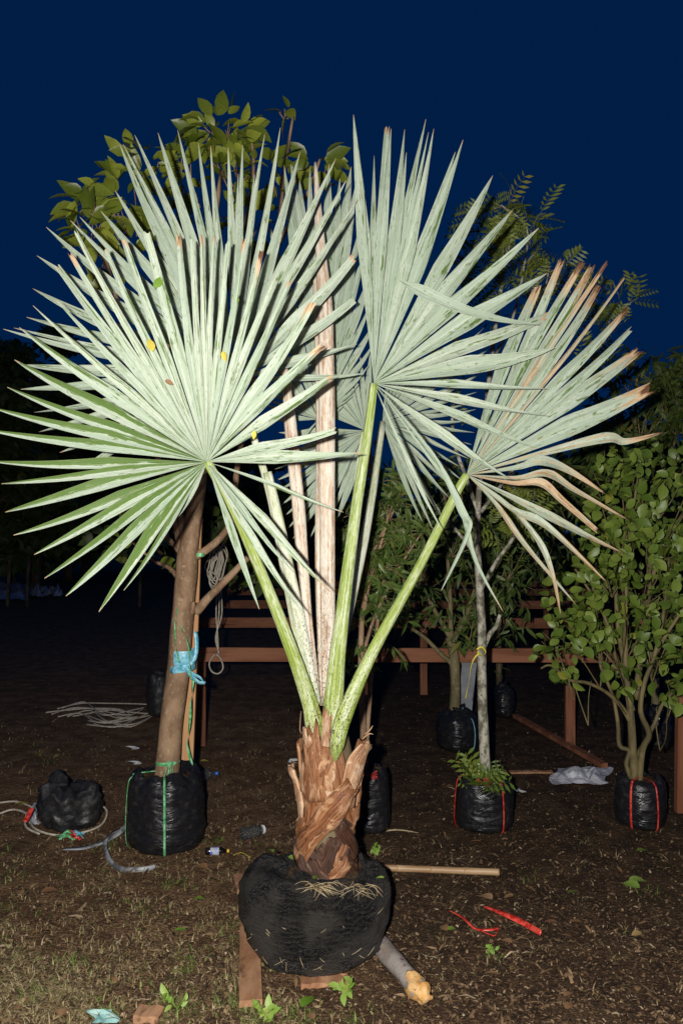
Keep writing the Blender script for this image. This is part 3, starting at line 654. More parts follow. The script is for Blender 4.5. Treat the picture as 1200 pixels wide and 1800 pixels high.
# net pulled up round the trunk
V, F = lathe_noise([(0.285, 0.185), (0.30, 0.165), (0.315, 0.15), (0.335, 0.145), (0.33, 0.132), (0.30, 0.125)], Vector((tx(.3), PD, 0)), 60, 0.012, 0.03, 8.1, 3, 0.12, hz=20.0)
mk('net_collar', V, F, M['net'], rootball)
mk('soil', *lathe_noise([(0.29, 0.16), (0.312, 0.15), (0.322, 0.12), (0.32, 0.02)], Vector((tx(.3), PD - .005, 0)), 40, 0.006, 0.02, 5.1, 3, 0.05), M['soil'], rootball)
for i in range(46):   # dry roots lying over the front rim
    cx = rng.choice([546, 560, 575, 628, 640]) + rng.uniform(-12, 12); a0 = rng.uniform(-0.6, 0.6)
    zt = 0.322; y0 = PD - rng.uniform(0.16, 0.225)
    p0 = Vector((W(cx, 1580, y0).x, y0, zt + .004)); ang = rng.uniform(-2.8, -0.3); Ln = rng.uniform(0.04, 0.11)
    p1 = p0 + Vector((math.cos(ang) * Ln * .5, math.sin(ang) * Ln * .4, 0.012 * rng.random())); p2 = p0 + Vector((math.cos(ang + a0) * Ln, math.sin(ang + a0) * Ln * .7, -0.012))
    mk('dry_root', *tube([p0, p1, p2], [0.0012, 0.001, 0.0006], 4, 3), M['dry_root'], rootball)
for i in range(22):   # bits of straw stuck on the netting
    a = R(rng.uniform(-150, -30)); z = rng.uniform(0.06, 0.24); r = float(np.interp(z, [p[0] for p in prof[:8]], [p[1] for p in prof[:8]])) + 0.012
    p0 = rb_c + Vector((math.cos(a) * r, math.sin(a) * r, z)); d = Vector((rng.uniform(-1, 1), -0.1, rng.uniform(-1, -.1))).normalized() * rng.uniform(0.008, 0.045)
    mk('straw', *tube([p0, p0 + d * .5 + Vector((0, -.003, 0)), p0 + d], 0.0009, 4, 2), M['straw'], rootball)

# ------------------------------------------------------------------ grow bags
def grow_bag(c, r, h, label, group=None, tie=None, ties=(), mat='sack', wob=0.10, seed=1.0, lean=0.0, neck=0.0):
    c = Vector((c.x, c.y, 0)); t = thing('grow_bag', c, label, 'grow bag', group)
    if neck: pr = [(0, r*.55), (0.015, r*.82), (h*.15, r*.96), (h*.5, r*1.02), (h*.8, r*.9), (h*.93, r*.55), (h, r*.3), (h*1.06, r*.36), (h*1.04, r*.2)]
    else: pr = [(0, r*.6), (0.012, r*.86), (h*.12, r*.96), (h*.35, r*1.0), (h*.65, r*.99), (h*.85, r*.95), (h*.95, r*.90), (h*1.0, r*.80), (h*1.03, r*.72), (h*.99, r*.66), (h*.93, r*.62)]
    V, F = lathe_noise(pr, c, 64, r * .035, h * .10, seed, 5, wob, hz=22.0)
    if lean: V = [(v[0] + lean * v[2], v[1], v[2]) for v in V]
    mk('sack', V, F, M[mat], t)
    if not neck: mk('soil', *lathe_noise([(h*.86, r*.74), (h*.95, r*.66), (h*.97, r*.3), (h*.97, r*.02)], c, 32, r*.03, h*.05, seed+2, 3), M['soil'], t)
    for (ad, ml) in ties:   # vertical string at angle ad (from the front, degrees, + to the right)
        a = R(ad) - math.pi / 2; pts = []
        for (z, rr) in pr[1:9]:
            q = rr * 1.05 * (1 + wob * mnoise.noise(Vector((math.cos(a)*1.1+seed, math.sin(a)*1.1, z*2)))) + r * .035
            pts.append(c + Vector((math.cos(a) * q + lean * z, math.sin(a) * q, max(0.004, z))))
        pts.append(c + Vector((0, 0, h * 1.02)))
        mk('tie_string', *ribbon(pts, 0.011, 4, up=(math.cos(a), math.sin(a), .2), twist=0.3), M[ml], t)
    return t

# ------------------------------------------------------------------ generic woody plants
def twigs(limbs, per, length, leaves_per, size, spread=0.8, upb=0.35, rtw=0.004, lo=0.35, droop=0.0):
    """limbs: point lists; returns twig tube data and leaf places"""
    mb = MB(); places = []
    for limb in limbs:
        P, _ = smooth_path(limb, [1] * len(limb), 5); m = len(P) - 1
        k = per if isinstance(per, int) else max(1, int(per * sum((P[i+1]-P[i]).length for i in range(m))))
        for q in range(k):
            t = lo + (1 - lo) * (q + rng.random()) / k; i = min(m - 1, int(t * m)); p = P[i].lerp(P[i+1], t * m - i)
            ax = (P[i+1] - P[i]).normalized()
            d = (ax * 0.5 + rv(spread) + Vector((0, 0, upb))).normalized(); L = length * rng.uniform(0.5, 1.25)
            e = p + d * L + Vector((0, 0, -droop * L)); mid = p.lerp(e, .5) + rv(L * .08) + Vector((0, 0, droop * L * .35))
            mb.add(*tube([p, mid, e], [rtw, rtw * .7, rtw * .35], 5, 3, caps=False))
            for j in range(leaves_per):
                u = 0.2 + 0.8 * (j + rng.random() * .6) / leaves_per; u = min(u, 1)
                b = p.lerp(mid, u * 2) if u < .5 else mid.lerp(e, u * 2 - 1)
                ld = (d * .6 + rv(0.9) + Vector((0, 0, -0.15 - droop))).normalized()
                places.append((b, ld, size * rng.uniform(0.6, 1.2), face_up(b)))
    return mb, places
def put_leaves(plant, places, kind, mat, n_single, key=None):
    """the leaves that show largest as single parts, the rest as one crown"""
    places.sort(key=key or (lambda q: (q[0] - CAMV).length - q[2] * 4))
    single_leaves(places[:n_single], kind, mat, plant)
    if len(places) > n_single: leaf_cloud('crown', places[n_single:], kind, mat, plant)

# --- left tree with bare trunk behind the front left frond
TD = 4.08
t1 = thing('young_tree', Vector((W(292, 1380, TD).x, TD, 0.33)), 'young tree with smooth brown trunk tied with blue tape, broad leaves above the palm', 'tree')
def limb(pts, rad, d=TD): return tube([W(a, b, d + e) for (a, b, e) in pts], [r * d / F_PX for r in rad], 14, 5, 1.0, True, 0.11, seed=pts[0][0])
mk('trunk', *limb([(290,1400,0),(299,1300,0),(313,1180,0),(324,1060,0),(329,990,0),(338,920,0),(350,850,0),(352,760,0.03),(352,640,.05),(360,500,.06),(378,380,.05),(390,300,.03)], [22,21,20,19,19,15,13,11,9,7,5,3]), M['bark'], t1)
limbs1 = [[(345,1075,0),(372,1045,-.03),(405,1012,-.05),(436,980,-.06)], [(342,978,0),(365,965,.02),(392,940,.04),(408,905,.06),(420,800,.1),(450,640,.1),(480,480,.08),(500,300,.06),(515,205,.05)],
          [(325,1010,0),(318,965,.02),(308,915,.03),(290,850,.06),(250,700,.1),(215,560,.1),(190,470,.05),(170,400,.02)], [(327,1000,0),(322,940,.0),(318,900,.03),(316,860,.05),(310,700,.1),(280,500,.08),(258,350,.06)],
          [(328,985,0),(300,950,.05),(270,905,.1),(225,880,.15)], [(322,1030,.02),(300,1000,.1),(270,985,.18),(235,955,.22)], [(352,640,.05),(400,500,.08),(430,400,.08),(445,300,.06),(440,230,.04)], [(440,560,.1),(490,430,.1),(540,340,.08),(562,280,.06)]]
rads1 = [[9,7,6,5], [8,7,6,6,5,4.5,4,3,2], [8,7,6,5.5,5,4,3.5,2.5], [7,6,6,5.5,5,4,3], [5,4,3.5,2], [5,4,3,2], [6,5,4,3,2], [4,4,3,2]]
for l_, r_ in zip(limbs1, rads1): mk('branch', *limb(l_, r_), M['bark'], t1)
mk('branch_stub', *limb([(337,1078,-.05),(339,1066,-.06),(340,1058,-.06)], [5,4.5,4]), M['bark'], t1)
pl = []; mbt = MB()
clusters = [((385,232),58,34,46), ((410,285),60,40,18), ((330,300),40,50,14), ((160,390),48,50,30), ((215,350),55,50,26), ((150,345),25,22,7), ((255,290),50,40,14), ((290,400),60,50,14), ((505,195),16,10,3), ((562,290),28,26,13), ((480,300),40,36,10), ((180,440),40,40,8), ((430,400),50,50,12), ((330,440),60,60,12)]
for (cx, cy), rx, ry, n in clusters:
    n = int(n * 1.6)
    cw = W(cx, cy, TD + .05)
    for _ in range(max(2, n // 5)):
        e = W(cx + rng.uniform(-rx, rx) * .7, cy + rng.uniform(-ry, ry) * .7, TD + .05 + rng.uniform(-.15, .15)); b = W(cx + rng.uniform(-10, 30), cy + ry * 1.3, TD + .08)
        mbt.add(*tube([b, b.lerp(e, .5) + rv(.02), e], [.0045, .0035, .002], 5, 3, caps=False))
    for _ in range(n):
        a = rng.uniform(0, 2 * math.pi); q = math.sqrt(rng.random())
        p = W(cx + rx * q * math.cos(a), cy + ry * q * math.sin(a), TD + .05 + rng.uniform(-.18, .16))
        d = (Vector((math.cos(a) * .9, rng.uniform(-.7, .3), -math.sin(a) * .5 - .15)) + rv(.5)).normalized()
        pl.append((p, d, rng.uniform(.065, .15), (Vector((0, -.7, .45)) + rv(.8)).normalized()))
mbt.build('twigs', M['bark'], t1)['kind'] = 'stuff'
for cx, cy, rx, ry, n in [(250, 930, 70, 60, 26), (300, 960, 40, 50, 14)]:   # low leaves in the shade behind the frond
    for _ in range(n):
        p = W(cx + rng.uniform(-rx, rx), cy + rng.uniform(-ry, ry), TD + .25 + rng.uniform(-.1, .25)); pl.append((p, (rv(1) + Vector((0, 0, -.4))).normalized(), rng.uniform(.06, .10), face_up(p)))
put_leaves(t1, pl, 'ovate', M['leaf_big'], 300)
grow_bag(W(290, 1440, TD), 0.198, 0.375, 'plump black plastic grow bag with green strings under the young trunk tied with blue tape', 'black grow bags', ties=[(-62, 'green_tape'), (12, 'green_tape')], seed=2.2, wob=.12)
# wrapping of blue tape with bow and loose ends (a thing tied on)
bt = thing('blue_tape', W(322, 1165, TD - .06), 'crumpled blue plastic tape knotted round the brown trunk', 'tape')
def ring(x, y, rpx, hpx, tilt=0.0, n=24):
    c = W(x, y, TD); V, F = [], []; r = rpx * TD / F_PX; h = hpx * TD / F_PX
    for i in range(n):
        a = 2 * math.pi * i / n; rr = r * (1 + .03 * math.sin(5 * a))
        for s in (-1, -.3, .3, 1):
            q = rr * (1 + .04 * mnoise.noise(Vector((a * 2, s * 3, x))) + (0.03 if abs(s) < .5 else 0)); V.append((c.x + q * math.cos(a), c.y + q * math.sin(a), c.z + s * h + tilt * q * math.cos(a)))
    for i in range(n):
        for k in range(3): F.append((i*4+k, ((i+1) % n)*4+k, ((i+1) % n)*4+k+1, i*4+k+1))
    return V, F
mk('wrap', *ring(322, 1155, 21.5, 13), M['blue_tape'], bt); mk('band', *ring(320, 1173, 22.5, 6, .12), M['blue_tape'], bt)
f_ = TD - .085
for pts, w in [([(324,1176),(312,1172),(303,1180),(310,1184),(324,1178)], .022), ([(328,1176),(338,1190),(350,1200),(361,1201)], .022), ([(330,1178),(340,1185),(352,1192),(358,1203)], .016), ([(334,1168),(343,1155),(346,1130),(344,1110)], .02)]:
    mk('bow_loop', *ribbon([W(a, b, f_ + .01 * i) for i, (a, b) in enumerate(pts)], w, 5, up=(0, -1, .1), twist=.8), M['blue_tape'], bt)
gs = thing('green_string', W(325, 1300, TD - .08), 'shiny green string hanging down the stake and looped round the brown trunk', 'string')
for pts, w in [([(340,1195,-.1),(336,1230,-.1),(334,1270,-.09),(330,1310,-.08),(338,1345,-.07)], .013), ([(312,1070,-.08),(308,1100,-.1),(310,1140,-.1),(315,1165,-.1)], .008), ([(316,1100,-.1),(330,1130,-.1),(334,1165,-.1),(336,1195,-.1)], .008)]:
    mk('strand', *ribbon([W(a, b, TD + e) for a, b, e in pts], w, 6, up=(0, -1, .1), twist=7.0), M['green_tape'], gs)
mk('strand', *ring(295, 1338, 21, 3, .05), M['green_tape'], gs)
for k in range(7): mk('strand', *ribbon([W(294 + k * 1.4, 1338, TD - .09), W(294 + rng.uniform(-6, 12), 1362, TD - .11), W(292 + rng.uniform(-10, 18), 1385, TD - .13)], .004, 4, up=(0, -1, .1), twist=2), M['green_tape'], gs)
mk('strand', *ring(352, 975, 8, 3), M['green_tape'], gs)
st = G(326, 1462); sd = TD + .14
prop(mk('wooden_stake', *prism(W(326, 1420, sd) * 1.0, W(346, 860, sd), 0.068, 0.026, up=(0, 1, 0), jit=.0008), M['stake'], None, Vector((W(326, 1420, sd).x, sd, 0)), False), 'orange sawn wooden stake standing behind the trunk tied with blue tape', 'stake')

# --- right shrub with round leaves
SD = 4.36
t5 = thing('round_leaf_shrub', Vector((W(1120, 1390, SD).x, SD, 0.24)), 'dense shrub of round light green leaves on many thin stems', 'shrub')
def limb5(pts, rad, d=SD): return tube([W(a, b, d + e) for (a, b, e) in pts], [r * d / F_PX for r in rad], 9, 5, 1.0, True, 0.06, seed=pts[0][0])
L5 = [[(1118,1395,0),(1112,1330,0),(1108,1260,0),(1100,1180,.03),(1098,1080,.05),(1105,950,.08),(1120,840,.1)], [(1122,1390,0),(1128,1320,-.03),(1140,1290,-.05),(1125,1250,-.06),(1132,1200,-.06),(1150,1150,-.06),(1165,1080,-.05),(1175,980,0)],
      [(1114,1380,0),(1100,1345,.0),(1105,1320,.0),(1088,1310,.02),(1085,1270,.03),(1075,1220,.05),(1055,1170,.05),(1052,1120,.05),(1040,1020,.05)], [(1118,1330,0),(1135,1300,0),(1150,1270,0),(1165,1235,.02),(1190,1210,.05),(1215,1190,.08)],
      [(1108,1270,0),(1090,1240,.0),(1062,1215,-.05),(1030,1200,-.1),(1000,1195,-.12),(968,1170,-.15),(950,1175,-.16)], [(1110,1250,0),(1095,1190,.1),(1080,1150,.12),(1060,1080,.12),(1010,1000,.12)], [(1116,1230,.05),(1130,1120,.1),(1150,1000,.15),(1200,900,.2)],
      [(1104,1200,.05),(1085,1100,.15),(1080,980,.2),(1075,880,.2)], [(1150,1150,-.05),(1180,1100,-.1),(1215,1050,-.1)]]
R5 = [[9,7.5,6.5,5,4,3,2], [5.5,5.5,5,4.5,4,3.5,3,2], [4.5,4,4,4,3.5,3,3,2.5,2], [4,4,3.5,3,3,2.5], [5,4,3,3,2.5,2,1.5], [6,5,4,3,2], [6,5,4,2], [5,4,3,2], [4,3,2]]
for l_, r_ in zip(L5, R5): mk('stem', *limb5(l_, r_), M['stem'], t5)
pl = []; mb5 = MB()
blobs5 = [(1110,850,70,60,60), (1170,900,60,70,70), (1060,960,70,60,60), (1130,980,80,70,90), (1190,1010,40,70,60), (1010,1060,60,55,60), (1080,1090,90,60,90), (1160,1110,60,60,60), (1030,1120,50,40,30), (1195,1180,30,50,30), (965,1140,30,22,14), (1000,1185,40,16,14), (1110,1180,50,40,20), (1090,810,40,30,16), (1180,820,50,40,24), (1080,900,60,50,40), (1180,1230,30,30,8)]
for (cx, cy, rx, ry, n) in blobs5:
    for q in range(max(2, n // 9)):
        e = W(cx + rng.uniform(-rx, rx), cy + rng.uniform(-ry, ry), SD + rng.uniform(-.3, .35)); b = W(cx + (1110 - cx) * .3, cy + 90, SD + .05)
        mb5.add(*tube([b, b.lerp(e, .55) + rv(.03), e], [.004, .003, .0015], 5, 3, caps=False))
    for _ in range(int(n * 1.7)):
        a = rng.uniform(0, 2 * math.pi); q = math.sqrt(rng.random()); p = W(cx + rx * q * math.cos(a), cy + ry * q * math.sin(a), SD + rng.uniform(-.34, .36))
        pl.append((p, (rv(1) + Vector((0, -.2, -.2))).normalized(), rng.uniform(.042, .088), (Vector((0, -.5, .55)) + rv(.9)).normalized()))
mb5.build('twigs', M['stem'], t5)['kind'] = 'stuff'
put_leaves(t5, pl, 'round', M['leaf_round'], 300)
grow_bag(W(1124, 1430, SD), 0.145, 0.26, 'small black grow bag tied with red strings under the round leaved shrub', 'black grow bags', ties=[(-38, 'red_tape'), (14, 'red_tape')], seed=5.4, wob=.14)

# --- pale mottled trunk, narrow leaves, feathery top
MD = 4.32
t3 = thing('mottled_tree', Vector((W(850, 1380, MD).x, MD, 0.28)), 'slim tree with pale mottled trunk and feathery leaves rising above the fronds', 'tree')
def limbm(pts, rad, d=MD): return tube([W(a, b, d + e) for (a, b, e) in pts], [r * d / F_PX for r in rad], 10, 5, 1.0, True, 0.12, seed=pts[0][0])
mk('trunk', *limbm([(854,1390,0),(850,1300,0),(846,1200,0),(846,1120,0),(843,1040,.02),(838,960,.03),(840,880,.05),(850,760,.08),(862,640,.1),(878,520,.1),(895,430,.1)], [9.5,9,8.5,8,7,6,5,4.5,4,3,2]), M['bark_pale'], t3)
L3 = [[(847,1145,0),(860,1115,.02),(872,1100,.03),(878,1080,.03)], [(843,1040,.02),(870,990,.1),(905,940,.15),(930,890,.2)], [(840,900,.04),(815,830,.1),(795,760,.12),(800,640,.15),(810,520,.15),(835,430,.15)], [(850,760,.08),(905,660,.15),(945,560,.2),(965,470,.2)],
      [(862,640,.1),(900,560,.12),(920,470,.12),(925,400,.12),(880,360,.1)], [(845,900,.05),(920,800,.15),(1000,700,.2),(1060,600,.2),(1105,530,.2)], [(840,980,.03),(800,930,.1),(770,900,.15)]]
for l_, r_ in zip(L3, [[5,4,4,3], [4,3.5,3,2], [4,3.5,3,3,2,1.2], [3.5,3,2,1.2], [3,2.5,2,1.5,1], [3.5,3,2.5,2,1], [4,3,2]]): mk('branch', *limbm(l_, r_), M['bark_pale'], t3)
mbf, plf = twigs([[W(a, b, MD + e) for a, b, e in l_] for l_ in L3[1:6]] + [[W(862,640,MD+.1), W(878,520,MD+.1), W(895,425,MD+.1)]], 10, .20, 6, .14, .9, .5, .0022, .45)
mbf.build('twigs', M['bark_pale'], t3)['kind'] = 'stuff'
put_leaves(t3, plf, 'feather', M['leaf_fine'], 260)
grow_bag(W(850, 1430, MD), 0.158, 0.285, 'black plastic grow bag with red strings under the pale mottled trunk', 'black grow bags', ties=[(-78, 'red_tape'), (28, 'red_tape')], seed=9.4, wob=.10)
yt = thing('yellow_tape', W(846, 1148, MD - .04), 'yellow tape knotted on the pale mottled trunk with a long loose end', 'tape')
for pts, w in [([(838,1142),(846,1138),(852,1146),(846,1152),(838,1146)], .014), ([(842,1148),(832,1158),(826,1175),(823,1200),(818,1228)], .009)]:
    mk('strand', *ribbon([W(a, b, MD - .045) for a, b in pts], w, 5, up=(0, -1, .1), twist=2.5), M['yellow_tape'], yt)
# ferns at its foot
fn = thing('fern', Vector((W(850, 1385, MD - .1).x, MD - .1, 0.29)), 'small green fern sprouting round the foot of the pale mottled trunk', 'fern')
for i in range(20):
    b = W(848 + rng.uniform(-14, 14), 1380, MD - .10 + rng.uniform(-.03, .05)); a = rng.uniform(0, 2 * math.pi)
    d = Vector((math.cos(a), math.sin(a) * .6 - .2, rng.uniform(.2, 1.2))).normalized()
    o = single_leaves([(b, d, rng.uniform(.10, .19), Vector((0, -.6, .8)))], 'feather', M['leaf_round'], fn, 'frond')
rt = thing('red_string_bow', W(848, 1378, MD - .13), 'small red string bow tied round the foot of the pale mottled trunk', 'string')
for k in range(5): mk('loop', *ribbon([W(848, 1380, MD - .13), W(848 + rng.uniform(-16, 16), 1372 + rng.uniform(-6, 4), MD - .15), W(848 + rng.uniform(-14, 18), 1384, MD - .14)], .006, 4, up=(0, -1, .2), twist=2), M['red_tape'], rt)

# --- thin plant right behind the palm trunk
KD = 4.28
t2 = thing('slender_plant', Vector((W(643, 1370, KD).x, KD, 0.3)), 'slender plant with thin brown stems and narrow drooping leaves behind the main stalk', 'plant')
L2 = [[(640,1375,0),(638,1280,0),(634,1180,0),(636,1080,.02),(646,990,.04),(652,880,.06),(650,780,.08)], [(636,1090,.02),(650,1020,.0),(668,960,-.02),(690,880,0)], [(636,1060,.02),(626,980,.05),(618,880,.08)], [(646,990,.04),(690,900,.1),(730,830,.12)], [(638,1150,.0),(660,1080,.05),(700,1000,.1),(745,930,.15)], [(642,1360,.03),(648,1250,.05),(660,1120,.1),(680,1000,.2),(720,900,.25)]]
for l_, r_ in zip(L2, [[6,6,5.5,5,4,3,2], [4,3,2.5,1.5], [3.5,3,2], [3.5,3,2], [3.5,3,2.5,1.5], [4,4,3.5,3,2]]): mk('stem', *tube([W(a, b, KD + e) for a, b, e in l_], [r * KD / F_PX for r in r_], 8, 5, 1, True, .1), M['bark'], t2)
mbk, plk = twigs([[W(a, b, KD + e) for a, b, e in l_] for l_ in L2], 26, .20, 10, .085, 1.0, .25, .002, .35, .35)
mbk.build('twigs', M['bark'], t2)['kind'] = 'stuff'
put_leaves(t2, plk, 'narrow', M['leaf_narrow'], 300)
grow_bag(W(654, 1420, KD), 0.104, 0.335, 'narrow black grow bag half hidden behind the palm trunk', 'black grow bags', seed=12.7, wob=.10, lean=-.04)
rs = thing('red_ribbon', W(650, 1368, KD - .08), 'red ribbon bow on the narrow bag behind the palm trunk', 'ribbon')
for k in range(8): mk('loop', *ribbon([W(640, 1372, KD - .06), W(645 + rng.uniform(-8, 20), 1362 + rng.uniform(-8, 8), KD - .10), W(645 + rng.uniform(0, 22), 1366 + rng.uniform(-8, 10), KD - .08)], .008, 4, up=(0, -1, .2), twist=2), M['red_tape'], rs)

# --- plants in the second row
def far_plant(name, label, cat, foot, d, limbs, rads, bark, blobs, kind, lm, size, singles, group=None, zb=0.3, nb=1.0):
    t = thing(name, Vector((W(foot[0], foot[1], d).x, d, zb)), label, cat, group)
    nm = 'trunk'
    for l_, r_ in zip(limbs, rads):
        mk(nm, *tube([W(a, b, d + e) for a, b, e in l_], [r * d / F_PX for r in r_], 8, 5, 1, True, .1, seed=l_[0][0]), bark, t); nm = 'branch'
    pl = []; mb = MB()
    for (cx, cy, rx, ry, n) in blobs:
        dr = min(rx, ry) * d / F_PX * 1.2
        for q in range(max(2, n // 14)):
            e = W(cx + rng.uniform(-rx, rx), cy + rng.uniform(-ry, ry), d + rng.uniform(-dr, dr)); b = W(cx + (foot[0] - cx) * .15, cy + ry * .9, d)
            mb.add(*tube([b, b.lerp(e, .5) + rv(.06), e], [.006, .004, .002], 5, 3, caps=False))
        for _ in range(int(n * nb)):
            a = rng.uniform(0, 2 * math.pi); q = math.sqrt(rng.random()); p = W(cx + rx * q * math.cos(a), cy + ry * q * math.sin(a), d + rng.uniform(-dr, dr))
            pl.append((p, (rv(1) + Vector((0, 0, -.35))).normalized(), size * rng.uniform(.6, 1.25), face_up(p)))
    mb.build('twigs', bark, t)['kind'] = 'stuff'
    put_leaves(t, pl, kind, lm, singles)
    return t
D4 = 5.85
far_plant('forked_tree', 'forked young tree behind the front rail with long narrow leaves', 'tree', (800, 1262), D4,
          [[(796,1268,0),(800,1220,0),(798,1160,0),(790,1120,.0)], [(798,1170,0),(775,1150,.0),(745,1120,-.02),(715,1100,-.05)], [(796,1130,0),(770,1085,.05),(745,1045,.05),(700,1010,.1)], [(796,1125,0),(815,1090,.1),(830,1050,.1),(850,980,.2)], [(792,1120,0),(790,1040,.1),(785,960,.1),(780,860,.1)]],
          [[10,9,9,8], [5,4,3.5,3], [5,4,4,3], [6,5,4,3], [5,4,3,2]], M['bark_olive'],
          [(720,960,70,90,130), (790,900,60,90,130), (850,1000,60,90,130), (820,1100,40,50,50), (740,1060,50,40,40), (680,1000,40,80,50), (900,960,60,80,110), (880,1080,50,50,50), (930,880,60,60,70), (700,850,60,50,60), (840,830,70,50,60)], 'narrow', M['leaf_narrow'], .105, 220, nb=2.0)
grow_bag(W(803, 1300, D4 - .0), 0.155, 0.30, 'glossy black bag knotted with blue string at the foot of the forked tree', 'black grow bags', seed=15.1, wob=.12, neck=1, ties=[(40, 'blue_tape')])
D6 = 6.1
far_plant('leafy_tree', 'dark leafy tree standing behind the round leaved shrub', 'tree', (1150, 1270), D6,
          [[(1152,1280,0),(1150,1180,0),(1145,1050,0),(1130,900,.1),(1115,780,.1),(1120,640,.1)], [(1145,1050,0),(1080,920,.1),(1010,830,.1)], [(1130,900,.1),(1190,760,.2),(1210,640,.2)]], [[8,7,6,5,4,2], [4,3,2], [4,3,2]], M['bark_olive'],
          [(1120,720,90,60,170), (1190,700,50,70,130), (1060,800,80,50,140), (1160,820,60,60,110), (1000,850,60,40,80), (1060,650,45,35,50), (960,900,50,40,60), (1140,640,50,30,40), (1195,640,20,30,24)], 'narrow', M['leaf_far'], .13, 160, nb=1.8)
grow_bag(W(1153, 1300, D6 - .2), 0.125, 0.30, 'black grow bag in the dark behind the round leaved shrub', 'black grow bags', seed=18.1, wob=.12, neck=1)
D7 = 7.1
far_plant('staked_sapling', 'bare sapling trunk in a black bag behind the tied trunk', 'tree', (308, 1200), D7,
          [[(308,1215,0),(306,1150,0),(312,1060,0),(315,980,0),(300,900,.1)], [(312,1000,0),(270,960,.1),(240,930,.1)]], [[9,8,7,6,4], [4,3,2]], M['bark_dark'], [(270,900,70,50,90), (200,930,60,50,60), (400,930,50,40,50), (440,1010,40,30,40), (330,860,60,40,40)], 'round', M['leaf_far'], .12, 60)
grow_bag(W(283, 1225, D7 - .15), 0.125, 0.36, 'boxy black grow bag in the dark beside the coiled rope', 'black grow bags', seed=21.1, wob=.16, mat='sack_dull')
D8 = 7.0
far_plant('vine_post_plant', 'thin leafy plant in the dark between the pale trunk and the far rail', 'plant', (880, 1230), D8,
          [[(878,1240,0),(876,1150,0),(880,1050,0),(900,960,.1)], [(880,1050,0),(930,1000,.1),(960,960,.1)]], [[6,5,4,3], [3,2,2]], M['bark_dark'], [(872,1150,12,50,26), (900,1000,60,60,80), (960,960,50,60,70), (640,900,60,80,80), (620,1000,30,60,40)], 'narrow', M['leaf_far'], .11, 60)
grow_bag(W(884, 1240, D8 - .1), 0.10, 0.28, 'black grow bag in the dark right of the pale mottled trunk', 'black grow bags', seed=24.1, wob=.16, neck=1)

# ------------------------------------------------------------------ rails on posts behind the plants
frame_t = thing('rail_frame', Vector((0, 5.95, 0)), 'low frame of red brown timber rails on posts behind the plants', 'rail frame')
rails = [(5.92, 335, 1290, 1150, .104), (7.80, 352, 1340, 1094, .10), (9.75, 385, 1320, 1062, .10), (11.7, 400, 1300, 1040, .10), (13.6, 420, 1300, 1026, .10)]
for (d, x0, x1, y, h) in rails:
    z = CAM_H - (y - HOR) * d / F_PX
    a = Vector(((x0 - 600) * d / F_PX, d, z)); b = Vector(((x1 - 600) * d / F_PX, d, z - .012))
    mk('rail', *prism(a, b, 0.04, h, jit=.0012, segs=14), M['timber'], frame_t, None, False)
    for px in ([1004, 352] if d < 6 else [640, 745, 1010] if d < 8 else [560, 790, 1020] if d < 10 else [745, 960]):
        x = (px - 600) * d / F_PX
        mk('post', *prism((x, d + .045, 0), (x, d + .045, z + (h * .45 if px != 745 else .55)), 0.07, 0.045, up=(0, 1, 0), jit=.001), M['timber_v'], frame_t, None, False)
pr_d = 4.55
prop(mk('timber_post', *prism((W(1198, 1440, pr_d).x, pr_d, 0), (W(1200, 1200, pr_d).x, pr_d, .66), 0.075, 0.05, up=(0, 1, 0), jit=.001), M['timber_v'], None, (W(1198, 1440, pr_d).x, pr_d, 0), False), 'short red brown timber post standing beside the round leaved shrub', 'post')
bd = 5.98
prop(mk('grey_board', *prism(W(812, 1290, bd + .1), W(826, 1150, bd + .1), 0.11, 0.012, up=(0, 1, 0), jit=.0006), M['concrete'], None, (W(812, 1290, bd).x, bd + .1, 0), False), 'narrow grey board leaning behind the forked tree', 'board')
# rope hung on the rails
hr = thing('hanging_rope', W(380, 1050, 5.75), 'pale rope looped over the rails and hanging in a loose coil', 'rope')
for k in range(9):
    x = 374 + rng.uniform(-8, 12); top = 965 + rng.uniform(-4, 10); bot = 1035 + rng.uniform(-30, 8); dd_ = 5.72 + rng.uniform(-.03, .03)
    mk('loop', *tube([W(x, top + 12, dd_), W(x + 8, top - 4, dd_ - .02), W(x + 15, top + 12, dd_), W(x + 12 + rng.uniform(-4, 4), (top + bot) / 2, dd_), W(x + 4, bot, dd_), W(x - 6, bot - 10, dd_), W(x - 3, (top + bot) / 2, dd_), W(x, top + 14, dd_)], .005, 6, 5), M['rope'], hr)
for k in range(3): mk('strand', *tube([W(382 + k * 3, 1030, 5.72), W(380 + k * 5, 1080, 5.70), W(383 - k * 2, 1120, 5.72), W(384 + k, 1150, 5.75)], .005, 6, 5), M['rope'], hr)
mk('loop', *tube([W(378, 1150, 5.84), W(368, 1165, 5.84), W(372, 1180, 5.84), W(384, 1184, 5.84), W(392, 1174, 5.84), W(388, 1158, 5.84), W(380, 1150, 5.84)], .006, 6, 5), M['rope'], hr)

